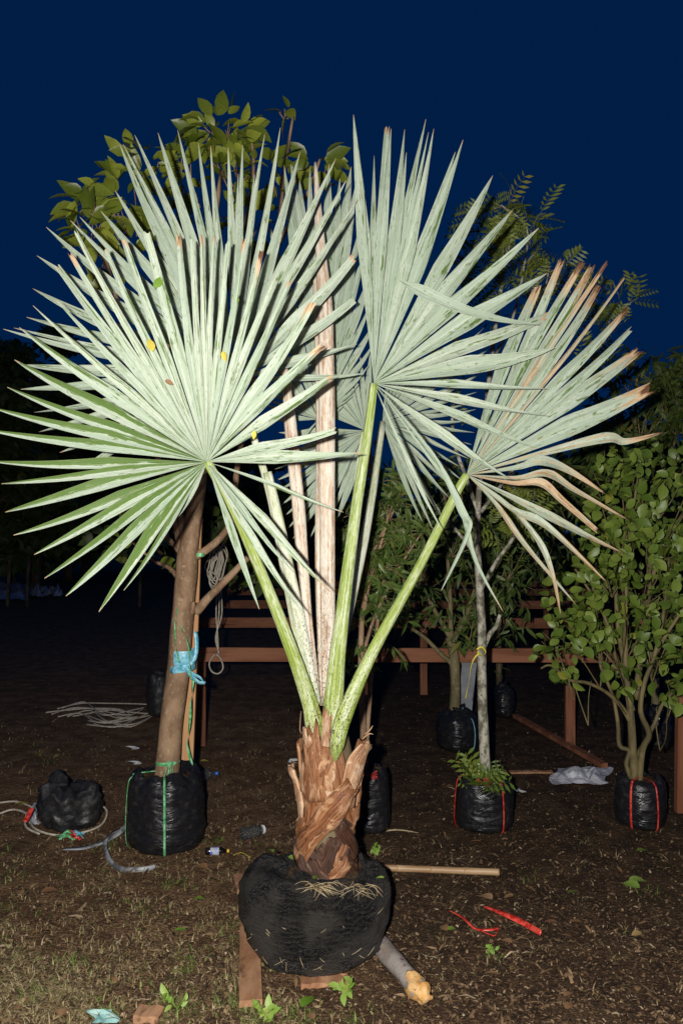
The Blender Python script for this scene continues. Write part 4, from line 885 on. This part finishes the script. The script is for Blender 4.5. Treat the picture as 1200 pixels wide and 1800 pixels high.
# ------------------------------------------------------------------ far dark trees
def big_tree(name, label, x, d, top, rx, n, size, group, mat=M['leaf_far'], low=935):
    t = thing(name, Vector(((x - 600) * d / F_PX, d, 0)), label, 'tree', group)
    cx = (x - 600) * d / F_PX; zt = CAM_H - (top - HOR) * d / F_PX; rxm = rx * d / F_PX
    mk('trunk', *tube([(cx, d, 0), (cx + .1, d, zt * .35), (cx - .05, d, zt * .6), (cx, d, zt * .9)], [.16, .13, .09, .02], 9, 4, rough=.1), M['bark_dark'], t)
    for k in range(7):
        a = rng.uniform(0, 6.28); z0 = zt * rng.uniform(.3, .65); e = Vector((cx + math.cos(a) * rxm * .8, d + math.sin(a) * rxm * .6, z0 + zt * rng.uniform(.1, .3)))
        mk('branch', *tube([(cx, d, z0), (Vector((cx, d, z0)).lerp(e, .5) + Vector((0, 0, .1))), e], [.06, .04, .01], 6, 4), M['bark_dark'], t)
    pl = []
    lobes = [(rng.uniform(-.75, .75), rng.uniform(-.6, .6), rng.uniform(.12, .92), rng.uniform(.25, .5)) for _ in range(20)]
    for _ in range(n):
        lx, ly, lz, lr = rng.choice(lobes); q = rv(1).normalized() * rng.random() ** .4
        p = Vector((cx + (lx + q.x * lr) * rxm, d + (ly + q.y * lr) * rxm, min(zt, zt * lz + q.z * lr * rxm * .7)))
        if p.z < .4: continue
        pl.append((p, (rv(1) + Vector((0, 0, -.2))).normalized(), size * rng.uniform(.6, 1.2), face_up(p)))
    leaf_cloud('crown', pl, 'ovate', mat, t)
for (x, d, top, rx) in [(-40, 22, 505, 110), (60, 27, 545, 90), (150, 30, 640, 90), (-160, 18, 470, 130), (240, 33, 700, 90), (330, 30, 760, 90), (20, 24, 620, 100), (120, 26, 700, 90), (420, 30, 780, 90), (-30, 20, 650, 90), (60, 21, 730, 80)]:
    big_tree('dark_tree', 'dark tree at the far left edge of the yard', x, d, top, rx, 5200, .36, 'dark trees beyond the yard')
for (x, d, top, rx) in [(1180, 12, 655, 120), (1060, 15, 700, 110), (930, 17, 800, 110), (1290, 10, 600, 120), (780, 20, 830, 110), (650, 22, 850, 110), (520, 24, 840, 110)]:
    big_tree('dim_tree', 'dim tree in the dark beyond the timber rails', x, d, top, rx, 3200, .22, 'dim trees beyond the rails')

for (x, y0, lab) in [(14, 985, 'thin pale stake standing by the far plastic heap'), (48, 978, 'thin pale stake standing between the far plastic heaps'), (246, 905, 'thin tall stake standing far off in the dark yard')]:
    d = 17.0; b = Vector(((x - 600) * d / F_PX, d, 0))
    prop(mk('far_stake', *prism(b, b + Vector((.05, 0, CAM_H - (y0 - HOR) * d / F_PX)), 0.06, .05, up=(0, 1, 0), jit=.004), M['bark_dark'], None, b, False), lab, 'stake')
# ------------------------------------------------------------------ litter and loose things on the ground
def scatter_litter(name, n, lo, hi, area, mat, wid, seed, curl=.25, zoff=.002):
    g = np.random.default_rng(seed); x0, x1, y0, y1 = area
    u = g.random(n); y = 1 / (1 / y0 + u * (1 / y1 - 1 / y0)); x = (g.random(n) * 2 - 1) * y * .47 + 0
    if x0 is not None: x = np.clip(x, x0, x1)
    L = g.uniform(lo, hi, n) * (0.6 + .8 * g.random(n)); w = L * g.uniform(wid[0], wid[1], n); a = g.random(n) * 6.283
    tilt = g.normal(0, .22, n); ca, sa = np.cos(a), np.sin(a); cv = curl * L * g.random(n)
    z = np.array([gz(px, py) for px, py in zip(x, y)]) + zoff + .006 * g.random(n)
    V = np.empty((n, 6, 3)); tone = np.repeat(g.random(n), 6)
    for k, (s, t, zc) in enumerate([(-1, 0, 0), (1, 0, 0), (-1.2, .5, 1), (1.2, .5, 1), (-.25, 1, .3), (.25, 1, .3)]):
        lx = s * w / 2; ly = (t - .5) * L
        V[:, k, 0] = x + ca * lx - sa * ly; V[:, k, 1] = y + sa * lx + ca * ly; V[:, k, 2] = z + zc * cv + tilt * lx + np.abs(tilt) * .5 * L * t
    V[:, :, 2] = np.maximum(V[:, :, 2], -.012)
    i = np.arange(n)[:, None] * 6
    Fq = np.concatenate([i + np.array([0, 1, 3, 2]), i + np.array([2, 3, 5, 4])])
    return prop(mk(name, V.reshape(-1, 3), Fq, mat, None, None, False, {'tone': tone}), kind='stuff')
def litter_mat(name, stops):
    t = NT(name); k = t.attr('tone'); r = t.node('ShaderNodeValToRGB'); t.l.new(k, r.inputs[0]); el = r.color_ramp.elements
    while len(el) < len(stops): el.new(.5)
    for e, (p, c) in zip(el, stops): e.position = p; e.color = (*c, 1)
    n = t.noise(t.coord('Object', (1, 1, 1), False), 60, 3); c = t.mix(t.ss(n, .4, .7, 0, .5), r.outputs[0], (0.05, .03, .018))
    return t.done(c, .75, None, .25)
lm1 = litter_mat('leaf_litter', [(0, (.022, .013, .008)), (.5, (.072, .040, .021)), (.78, (.165, .095, .047)), (.93, (.31, .20, .105)), (1, (.54, .41, .26))])
lm2 = litter_mat('dry_grass', [(0, (.14, .10, .045)), (.5, (.30, .22, .11)), (.85, (.46, .37, .21)), (1, (.22, .24, .07))])
lm3 = litter_mat('green_grass', [(0, (.06, .10, .015)), (.6, (.13, .20, .035)), (1, (.28, .36, .10))])
scatter_litter('leaf_litter', 80000, .006, .019, (None, None, 2.2, 9.5), lm1, (.14, .5), 3)
scatter_litter('wood_chips', 8000, .018, .05, (None, None, 2.2, 8), lm1, (.04, .18), 4)
def tufts(name, spots, mat, seed):
    g = random.Random(seed); V, F, tone = [], [], []
    for (x, y, n, h, sp, lie) in spots:
        for _ in range(n):
            bx, by = x + g.gauss(0, sp), y + g.gauss(0, sp); a = g.random() * 6.283; hh = h * g.uniform(.4, 1.2); w = g.uniform(.0012, .003); ln = lie * g.uniform(.5, 1.3)
            dx, dy = math.cos(a), math.sin(a); k = len(V); tn = g.random(); z0 = gz(bx, by) - .002
            for (t, ws) in ((0, 1), (.5, .8), (1, .08)):
                ex = hh * ln * t * t; ez = hh * t * (1 - .55 * ln * t); px, py, pz = bx + dx * ex, by + dy * ex, max(z0 + .002 * t, z0 + ez)
                V += [(px - dy * w * ws, py + dx * w * ws, pz), (px + dy * w * ws, py - dx * w * ws, pz)]; tone += [tn, tn]
            F += [(k, k+1, k+3, k+2), (k+2, k+3, k+5, k+4)]
    return prop(mk(name, V, F, mat, None, None, True, {'tone': tone}), kind='stuff')
sp = []
for _ in range(420):
    px, py = rng.uniform(-20, 520), 1500 + 300 * rng.random() ** .7; g_ = G(px, py)
    sp.append((g_.x, g_.y, rng.randint(8, 22), rng.uniform(.02, .045), .03, rng.uniform(.8, 1.7)))
for _ in range(200):
    px, py = rng.uniform(-20, 560), rng.uniform(1250, 1520); g_ = G(px, py); sp.append((g_.x, g_.y, rng.randint(6, 16), rng.uniform(.02, .05), .05, rng.uniform(.8, 1.6)))
for _ in range(160):
    px, py = rng.uniform(420, 1220), rng.uniform(1450, 1810); g_ = G(px, py); sp.append((g_.x, g_.y, rng.randint(3, 9), rng.uniform(.02, .05), .03, rng.uniform(1.1, 1.8)))
for _ in range(60):
    px, py = rng.uniform(0, 140), rng.uniform(1690, 1800); g_ = G(px, py); sp.append((g_.x, g_.y, 20, .05, .03, 1.6))
tufts('dry_grass', sp, lm2, 5)
sp = []
for (px, py, n) in [(365,1480,26), (205,1490,16), (520,1780,20), (300,1775,16), (60,1745,20), (130,1700,12), (455,1790,20), (300,1560,10), (390,1640,10), (190,1780,20), (250,1600,8), (870,1680,8), (1130,1560,6), (340,1700,12), (400,1765,16), (20,1540,14), (600,1795,16), (930,1540,6), (90,1330,10), (60,1310,10)]:
    for k in range(3): g_ = G(px + rng.uniform(-25, 25), py + rng.uniform(-12, 12)); sp.append((g_.x, g_.y, n, .05, .03, rng.uniform(.6, 1.3)))
for _ in range(130):
    px, py = rng.uniform(-20, 520), rng.uniform(1480, 1800); g_ = G(px, py); sp.append((g_.x, g_.y, 4, .04, .02, 1.2))
tufts('green_grass', sp, lm3, 6)

# fallen leaves one by one
def fallen(px, py, size, kind, mat, label, z=.006, yaw=None, cat='leaf', group=None):
    g_ = G(px, py, z); a = rng.uniform(0, 6.28) if yaw is None else R(yaw)
    o = single_leaves([(g_ - Vector((math.cos(a), math.sin(a), 0)) * size * .5 + Vector((0, 0, .004 + .1 * size)), Vector((math.cos(a), math.sin(a), .10)), size, (Vector((0, 0, 1)) + rv(.25)).normalized())], kind, mat, None, 'fallen_leaf')[0]
    return prop(o, label, cat, group)
fallen(541, 1765, .085, 'ovate', M['leaf_lime'], 'large pale green leaf lying on the mulch by the green sprout', yaw=65)
fallen(348, 1583, .05, 'round', M['leaf_lime'], 'green round leaf on bare earth left of the muddy plank')
fallen(318, 1638, .05, 'ovate', M['leaf_lime'], 'pale green leaf curled on the earth below the dark bottle', yaw=20)
fallen(793, 1636, .042, 'round', M['leaf_lime'], 'bright green leaf beside the red ribbon on the mulch')
fallen(1008, 1572, .06, 'ovate', M['leaf_round'], 'dull green leaf lying by the crumpled lime leaf', yaw=0)
fallen(1128, 1498, .06, 'ovate', M['leaf_round'], 'green leaf lying before the bag of the round leaved shrub', yaw=10)
fallen(1100, 1362, .05, 'ovate', M['leaf_yellow'], 'yellow leaf on the earth beside the round leaved shrub', yaw=10)
fallen(360, 1340, .06, 'ovate', M['leaf_yellow'], 'yellow leaf on the earth behind the bottle with blue cap', yaw=10)
fallen(105, 1330, .06, 'ovate', M['leaf_yellow'], 'yellow brown leaf on the earth behind the crumpled bin bag', yaw=60)
fallen(40, 1416, .09, 'ovate', M['leaf_yellow'], 'dry yellow leaf lying on the rope beside the crumpled bin bag', yaw=30)
fallen(355, 1527, .07, 'round', M['leaf_brown'], 'brown dead leaf lying below the dark bottle', yaw=150)
fallen(88, 1570, .075, 'round', M['leaf_brown'], 'tan dead leaf lying on the grassy earth', yaw=30)
fallen(855, 1580, .07, 'round', M['leaf_brown'], 'brown dead leaf curled over the red ribbon', yaw=120)
for (px, py) in [(1120, 1552), (1108, 1560)]: fallen(px, py, .085, 'round', M['leaf_lime'], 'crumpled lime green leaf on the dark mulch', group='crumpled lime leaves')
for k in range(40):
    px, py = rng.uniform(0, 1200), rng.uniform(1330, 1795)
    if 400 < px < 720 and py < 1730 or 210 < px < 370 and py < 1510: continue
    fallen(px, py, rng.uniform(.03, .06), rng.choice(['ovate', 'narrow', 'round']), M['leaf_brown'], 'small brown dead leaf lying on the earth', group='dead leaves on the earth')
for (px, py, k) in [(520,1500,'ovate'), (515,1512,'round'), (527,1524,'ovate'), (540,1530,'round'), (568,1528,'ovate'), (580,1533,'round'), (592,1522,'ovate'), (476,1498,'ovate'), (555,1545,'round'), (668,1546,'ovate')]:
    fallen(px, py, rng.uniform(.03, .05), k, M['leaf_lime'], 'small yellow green leaf dropped on the netted root ball', z=.338, group='small leaves on the root ball')
# leaves caught on the front frond and the root ball
for (px, py, s, ml, lab) in [(413, 536, .048, 'leaf_lime', 'bright green leaf caught on the front frond'), (270, 505, .05, 'leaf_lime', 'pale green leaf caught between leaflets of the big frond'), (268, 618, .05, 'leaf_yellow', 'yellow leaf stuck on the middle of the front frond'), (392, 617, .035, 'leaf_yellow', 'torn yellow leaf bit stuck on a front leaflet'), (448, 757, .03, 'leaf_yellow', 'tiny yellow leaf stuck low on the front frond'), (290, 668, .03, 'leaf_brown', 'brown dead bit stuck on the front frond')]:
    a = rng.uniform(0, 6.28); o = single_leaves([(W(px, py, 2.60), Vector((math.cos(a), .1, math.sin(a))), s, (Vector((.1, -1, .1)) + rv(.5)).normalized())], 'ovate', M[ml], None, 'caught_leaf')[0]; prop(o, lab, 'leaf')

# green sprouts
def sprout(px, py, n, s, h, label):
    b = G(px, py); t = thing('sprout', b, label, 'seedling')
    mbs = MB(); pls = []
    for k in range(max(3, n // 4)):
        e = b + Vector((rng.uniform(-h, h), rng.uniform(-h, h) * .6, rng.uniform(.3, 1) * h)); mbs.add(*tube([b, b.lerp(e, .5) + Vector((0, 0, h * .2)), e], [.002, .0016, .001], 5, 3))
        for j in range(4): pls.append((b.lerp(e, .4 + .2 * j), (rv(1) + Vector((0, 0, .3))).normalized(), s * rng.uniform(.6, 1.2), (Vector((0, -.5, .8)) + rv(.4)).normalized()))
    mbs.build('stems', M['leaf_lime'], t)['kind'] = 'stuff'; single_leaves(pls, 'ovate', M['leaf_lime'], t)
sprout(608, 1755, 16, .036, .06, 'bright green leafy sprout in the mulch before the root ball')
sprout(728, 1738, 6, .03, .04, 'tiny green sprout beside the cut end of the log')
sprout(470, 1790, 14, .045, .05, 'lime green weed in the mulch below the muddy plank')
sprout(312, 1775, 8, .035, .05, 'small green weed beside the broken brick piece')
sprout(650, 1500, 5, .03, .07, 'small green seedling at the back of the root ball')
sprout(862, 1675, 4, .02, .03, 'tiny green weed below the red ribbon')

# planks, poles, log
a, b = G(441, 1764, .014), G(437, 1545, .014)
prop(mk('muddy_plank', *prism(a, b, 0.078, 0.024, jit=.0012, segs=10), M['plank'], None, (a.x, a.y, 0), False), 'muddy brown plank lying on the earth under the left side of the root ball', 'plank')
a, b = G(432, 1575, .018), G(424, 1548, .018)
prop(mk('wood_block', *prism(a + Vector((-.012, 0, .02)), b + Vector((-.012, 0, .02)), .05, .022, jit=.0015), M['plank'], None, (a.x, a.y, 0), False), 'short wood offcut lying on the muddy plank beside the root ball', 'wood block')
lg = thing('cut_log', G(735, 1748), 'thick grey log with a raw orange cut end sticking out under the root ball', 'log')
a, b = G(650, 1640, .036), G(737, 1742, .036)
mk('bark', *tube([a, a.lerp(b, .35), a.lerp(b, .7), b], [.034, .037, .035, .033], 16, 5, 1, True, .12), M['log'], lg)
e = b + (b - a).normalized() * .05
mk('cut_end', *tube([b - (b - a).normalized() * .07 + Vector((.004, -.004, .004)), b, e], [.031, .034, .019], 14, 5, 1, True, .8, seed=4), M['log_end'], lg)
bp = thing('bamboo_pole', G(780, 1530), 'straight tan bamboo pole lying behind the root ball', 'pole')
a, b = G(640, 1524, .017), G(876, 1533, .017)
for i in range(4):
    p, q = a.lerp(b, i / 4), a.lerp(b, (i + 1) / 4); mk('segment', *tube([p, p.lerp(q, .04), p.lerp(q, .5), p.lerp(q, .96), q], [.0175, .0158, .0152, .0158, .0172], 12, 2, 1, True), M['bamboo'], bp)
a, b = G(905, 1258, .02), G(1062, 1346, .02)
prop(mk('fallen_stick', *prism(a, b, .05, .03, jit=.003, segs=10), M['timber_v'], None, (a.x, a.y, 0), False), 'dark timber strip lying on the earth behind the white plastic sheet', 'stick')
a, b = G(528, 1728, .01), G(612, 1722, .01)
prop(mk('bark_strip', *prism(a, b, .05, .014, jit=.005, segs=12), M['plank'], None, (a.x, a.y, 0), False), 'reddish strip of bark on the earth before the root ball', 'bark')
a, b = G(240, 1782, .012), G(284, 1784, .012)
prop(mk('brick_piece', *prism(a, b, .065, .022, jit=.004, segs=4), M['plank'], None, (a.x, a.y, 0), False), 'broken orange brown chip of wood in the foreground grass', 'wood chip')
a, b = G(885, 1357, .006), G(970, 1357, .006)
prop(mk('timber_offcut', *prism(a, b, .04, .012, jit=.003), M['plank'], None, (a.x, a.y, 0), False), 'thin wooden offcut on the earth between the two red tied bags', 'offcut')
a, b = G(660, 1464, .004), G(735, 1464, .004)
prop(mk('thin_twig', *tube([a, a.lerp(b, .5) + Vector((0, .03, .005)), b], [.004, .004, .002], 6, 4), M['dry_root'], None, (a.x, a.y, 0)), 'thin dry twig on the earth behind the palm', 'twig')
# red ribbons on the mulch
for pts, w, lab in [([(790,1600),(812,1612),(835,1632),(862,1634),(874,1632),(868,1645),(845,1636)], .010, 'thin red ribbon looped on the dark mulch beside a bright green leaf'), ([(852,1592),(885,1606),(915,1620),(950,1640)], .022, 'broad strip of red ribbon lying straight on the dark mulch')]:
    P_ = [G(x, y, .012 + .006 * (i % 2)) for i, (x, y) in enumerate(pts)]
    prop(mk('red_ribbon', *ribbon(P_, w, 6, up=(0, 0, 1), twist=1.2), M['red_tape'], None, P_[0]), lab, 'ribbon')
# crumpled sheets
def crumple(name, px0, px1, py0, py1, hgt, mat, label, cat, seed, n=14, org=None):
    V, F = [], []
    for j in range(n + 1):
        for i in range(n + 1):
            u, v = i / n, j / n; x = px0 + (px1 - px0) * u + 8 * math.sin(v * 5 + seed); y = py0 + (py1 - py0) * v
            g_ = G(x, y); e = min(u, 1 - u, v, 1 - v) * 3
            V.append((g_.x, g_.y, .006 + hgt * max(0, .35 + mnoise.noise(Vector((u * 4 + seed, v * 4, 0))) + .5 * mnoise.noise(Vector((u * 9 + seed, v * 9, 3)))) * min(1, e + .25)))
    for j in range(n):
        for i in range(n): F.append((j*(n+1)+i, j*(n+1)+i+1, (j+1)*(n+1)+i+1, (j+1)*(n+1)+i))
    return prop(mk(name, V, F, mat, None, V[0], False), label, cat)
crumple('plastic_sheet', 972, 1070, 1352, 1381, .07, M['white_film'], 'crumpled whitish plastic sheet on the earth beside the round leaved shrub', 'plastic sheet', 1.2)
crumple('paper_scrap', 160, 204, 1778, 1802, .015, M['cyan_paper'], 'torn cyan paper scrap in the foreground grass', 'paper', 4.2, 6)
for (x, y, lab) in [(237, 1343, 'white foam scrap on the earth between the bags, closest to the trunk'), (232, 1316, 'small white foam scrap on the earth below the coiled rope'), (517, 1340, 'white stub lying on the earth beside the palm trunk'), (912, 1392, 'white plastic scrap on the earth beside the red tied bag of the mottled tree')]:
    crumple('foam_scrap', x - 5, x + 6, y - 3, y + 3, .02, M['foam'], lab, 'scrap', x * .1, 4)
for (x0, x1, y0, y1, lab) in [(-30, 55, 1028, 1056, 'far heap of pale plastic sheeting at the yard edge'), (55, 82, 1038, 1050, 'small far heap of pale plastic beside the larger sheeting heap'), (88, 105, 1042, 1050, 'tiny far scrap of pale plastic right of the heaps')]:
    crumple('plastic_heap', x0, x1, y0, y1, .30, M['white_film'], lab, 'plastic', x1 * .1, 12)

# coiled rope on the earth
def rope_pile(name, pts, r, mat, label, cat='rope'):
    t = thing(name, G(*pts[0][0][:2]), label, cat)
    for line in pts: mk('strand', *tube([G(x, y, r + z) for (x, y, z) in line], r, 6, 5), mat, t)
lines = []
for k in range(8):
    x0, x1 = rng.uniform(70, 150), rng.uniform(220, 292); y0 = rng.uniform(1240, 1262)
    lines.append([(x0, y0, .0), (x0 + 40, y0 - 8 + rng.uniform(-6, 6), .01), ((x0 + x1) / 2, y0 + rng.uniform(-10, 14), .015), (x1 - 20, y0 + rng.uniform(-12, 4), .01), (x1, y0 + rng.uniform(-4, 14), .0), (x1 - 40, y0 + 18, .01), (x1 - 80, y0 + 10 + rng.uniform(-5, 10), .0)])
rope_pile('coiled_rope', lines, .006, M['rope'], 'long loose coil of pale rope on the dark earth behind the bin bag')
# bin bag with rope round it
bbc = G(110, 1462); bbc.y += .12; bbc.z = 0
bb = thing('bin_bag', bbc, 'crumpled black bin bag lying in a ring of rope on the left', 'bin bag')
V, F = lathe_noise([(0, .10), (.012, .145), (.06, .165), (.13, .162), (.19, .15), (.215, .11), (.2, .06), (.19, .01)], bbc, 72, .020, .10, 31.0, 6, .2, hz=15.0)
mk('sack', V, F, M['sack_dull'], bb)
rope_pile('rope_ring', [[(0,1411,0),(30,1409,.0),(60,1420,.0)], [(0,1430,0),(25,1423,.01),(50,1432,.01),(60,1455,.01),(100,1468,.0),(150,1462,.0),(180,1448,.0),(188,1425,.03),(172,1412,.05)], [(165,1395,.08),(176,1405,.05),(170,1422,.03),(150,1425,.02)], [(58,1425,.02),(45,1440,.02),(48,1455,.01),(70,1466,.0)], [(100,1400,.12),(110,1388,.16),(120,1392,.15)]], .006, M['rope'], 'pale rope ringed round the crumpled bin bag')
crumple('plastic_sheet', 52, 72, 1415, 1452, .06, M['white_film'], 'white plastic film sticking out beside the bin bag', 'plastic sheet', 7.7, 8)
for (x0, x1, ml, lab, nm) in [(105, 130, 'green_tape', 'scraps of green string tangled before the bin bag', 'string_scrap'), (118, 140, 'red_tape', 'scrap of red string tangled before the bin bag', 'string_scrap'), (130, 146, 'blue_tape', 'scrap of blue string tangled before the bin bag', 'string_scrap')]:
    t = thing(nm, G(x0, 1470), lab, 'string')
    for k in range(5): mk('strand', *ribbon([G(x0 + rng.uniform(-8, 4), 1470 + rng.uniform(-6, 6), .01), G((x0 + x1) / 2 + rng.uniform(-6, 6), 1467 + rng.uniform(-9, 7), .03), G(x1 + rng.uniform(-6, 6), 1470 + rng.uniform(-6, 8), .01)], .010, 5, twist=2), M[ml], t)
P_ = [W(56, 1420, 4.18), W(50, 1434, 4.15), W(44, 1444, 4.12)]
prop(mk('red_ribbon', *ribbon(P_, .026, 4, up=(0, -1, .2)), M['red_tape'], None, P_[0]), 'dull red ribbon hanging off the left side of the bin bag', 'ribbon')
# flat strap
sp_ = [(112,1492,.02),(150,1490,.03),(185,1478,.03),(210,1463,.05),(224,1450,.07)]
s1 = thing('packing_strap', G(200, 1480), 'flat grey packing strap bent on the earth beside the green tied bag', 'strap')
mk('strap_end', *ribbon([G(x, y, z) for x, y, z in sp_], .026, 6, up=(0, 0, 1), twist=.9), M['strap'], s1)
mk('strap_end', *ribbon([G(x, y, z) for x, y, z in [(215,1455,.05),(190,1470,.06),(185,1490,.04),(195,1515,.02),(215,1528,.012),(250,1528,.015),(274,1524,.01)]], .022, 6, up=(0, 0, 1), twist=1.6), M['strap'], s1)

# bottles
def bottle(p, d, L, r, body, cap, label, neck=.28, lab=None):
    d = Vector(d).normalized(); p = Vector(p) + Vector((0, 0, r)); t = thing('bottle', p - Vector((0, 0, r)), label, 'bottle')
    at = lambda u: p + d * (L * u)
    mk('body', *tube([at(0), at(.02), at(.1), at(.35), at(.62), at(.72), at(.80), at(.86), at(.92)], [r*.8, r*.97, r, r*.96, r, r*.9, r*.6, r*neck*1.15, r*neck*1.1], 18, 3), M[body], t)
    mk('cap', *tube([at(.905), at(.92), at(.99), at(1)], [r*neck*1.35, r*neck*1.45, r*neck*1.4, r*neck*1.2], 14, 1), M[cap], t)
    if lab: mk('label', *tube([at(.22), at(.3), at(.5), at(.58)], [r*1.03]*4, 18, 1, caps=False), M[lab], t)
bottle(G(326, 1373, .0), (1, .12, .06), .21, .031, 'clear', 'cap_blue', 'clear plastic bottle with blue cap beside the wooden stake')
bottle(G(361, 1503, .0), (1, .05, .0), .118, .0185, 'dark_glass', 'cap_yellow', 'small dark bottle with yellow cap and printed label on the earth', .34, 'paper_label')
bottle(G(425, 1478, .0), (.8, .5, .03), .13, .032, 'clear', 'foam', 'dirty clear plastic bottle without blue cap, behind the netted root ball', .5)
P_ = [G(410, 1503, .01), G(425, 1498, .015), G(440, 1507, .01)]
prop(mk('bent_straw', *ribbon(P_, .008, 5), M['leaf_yellow'], None, P_[0]), 'yellow grass blade bent over the earth beside the dark bottle', 'grass blade')
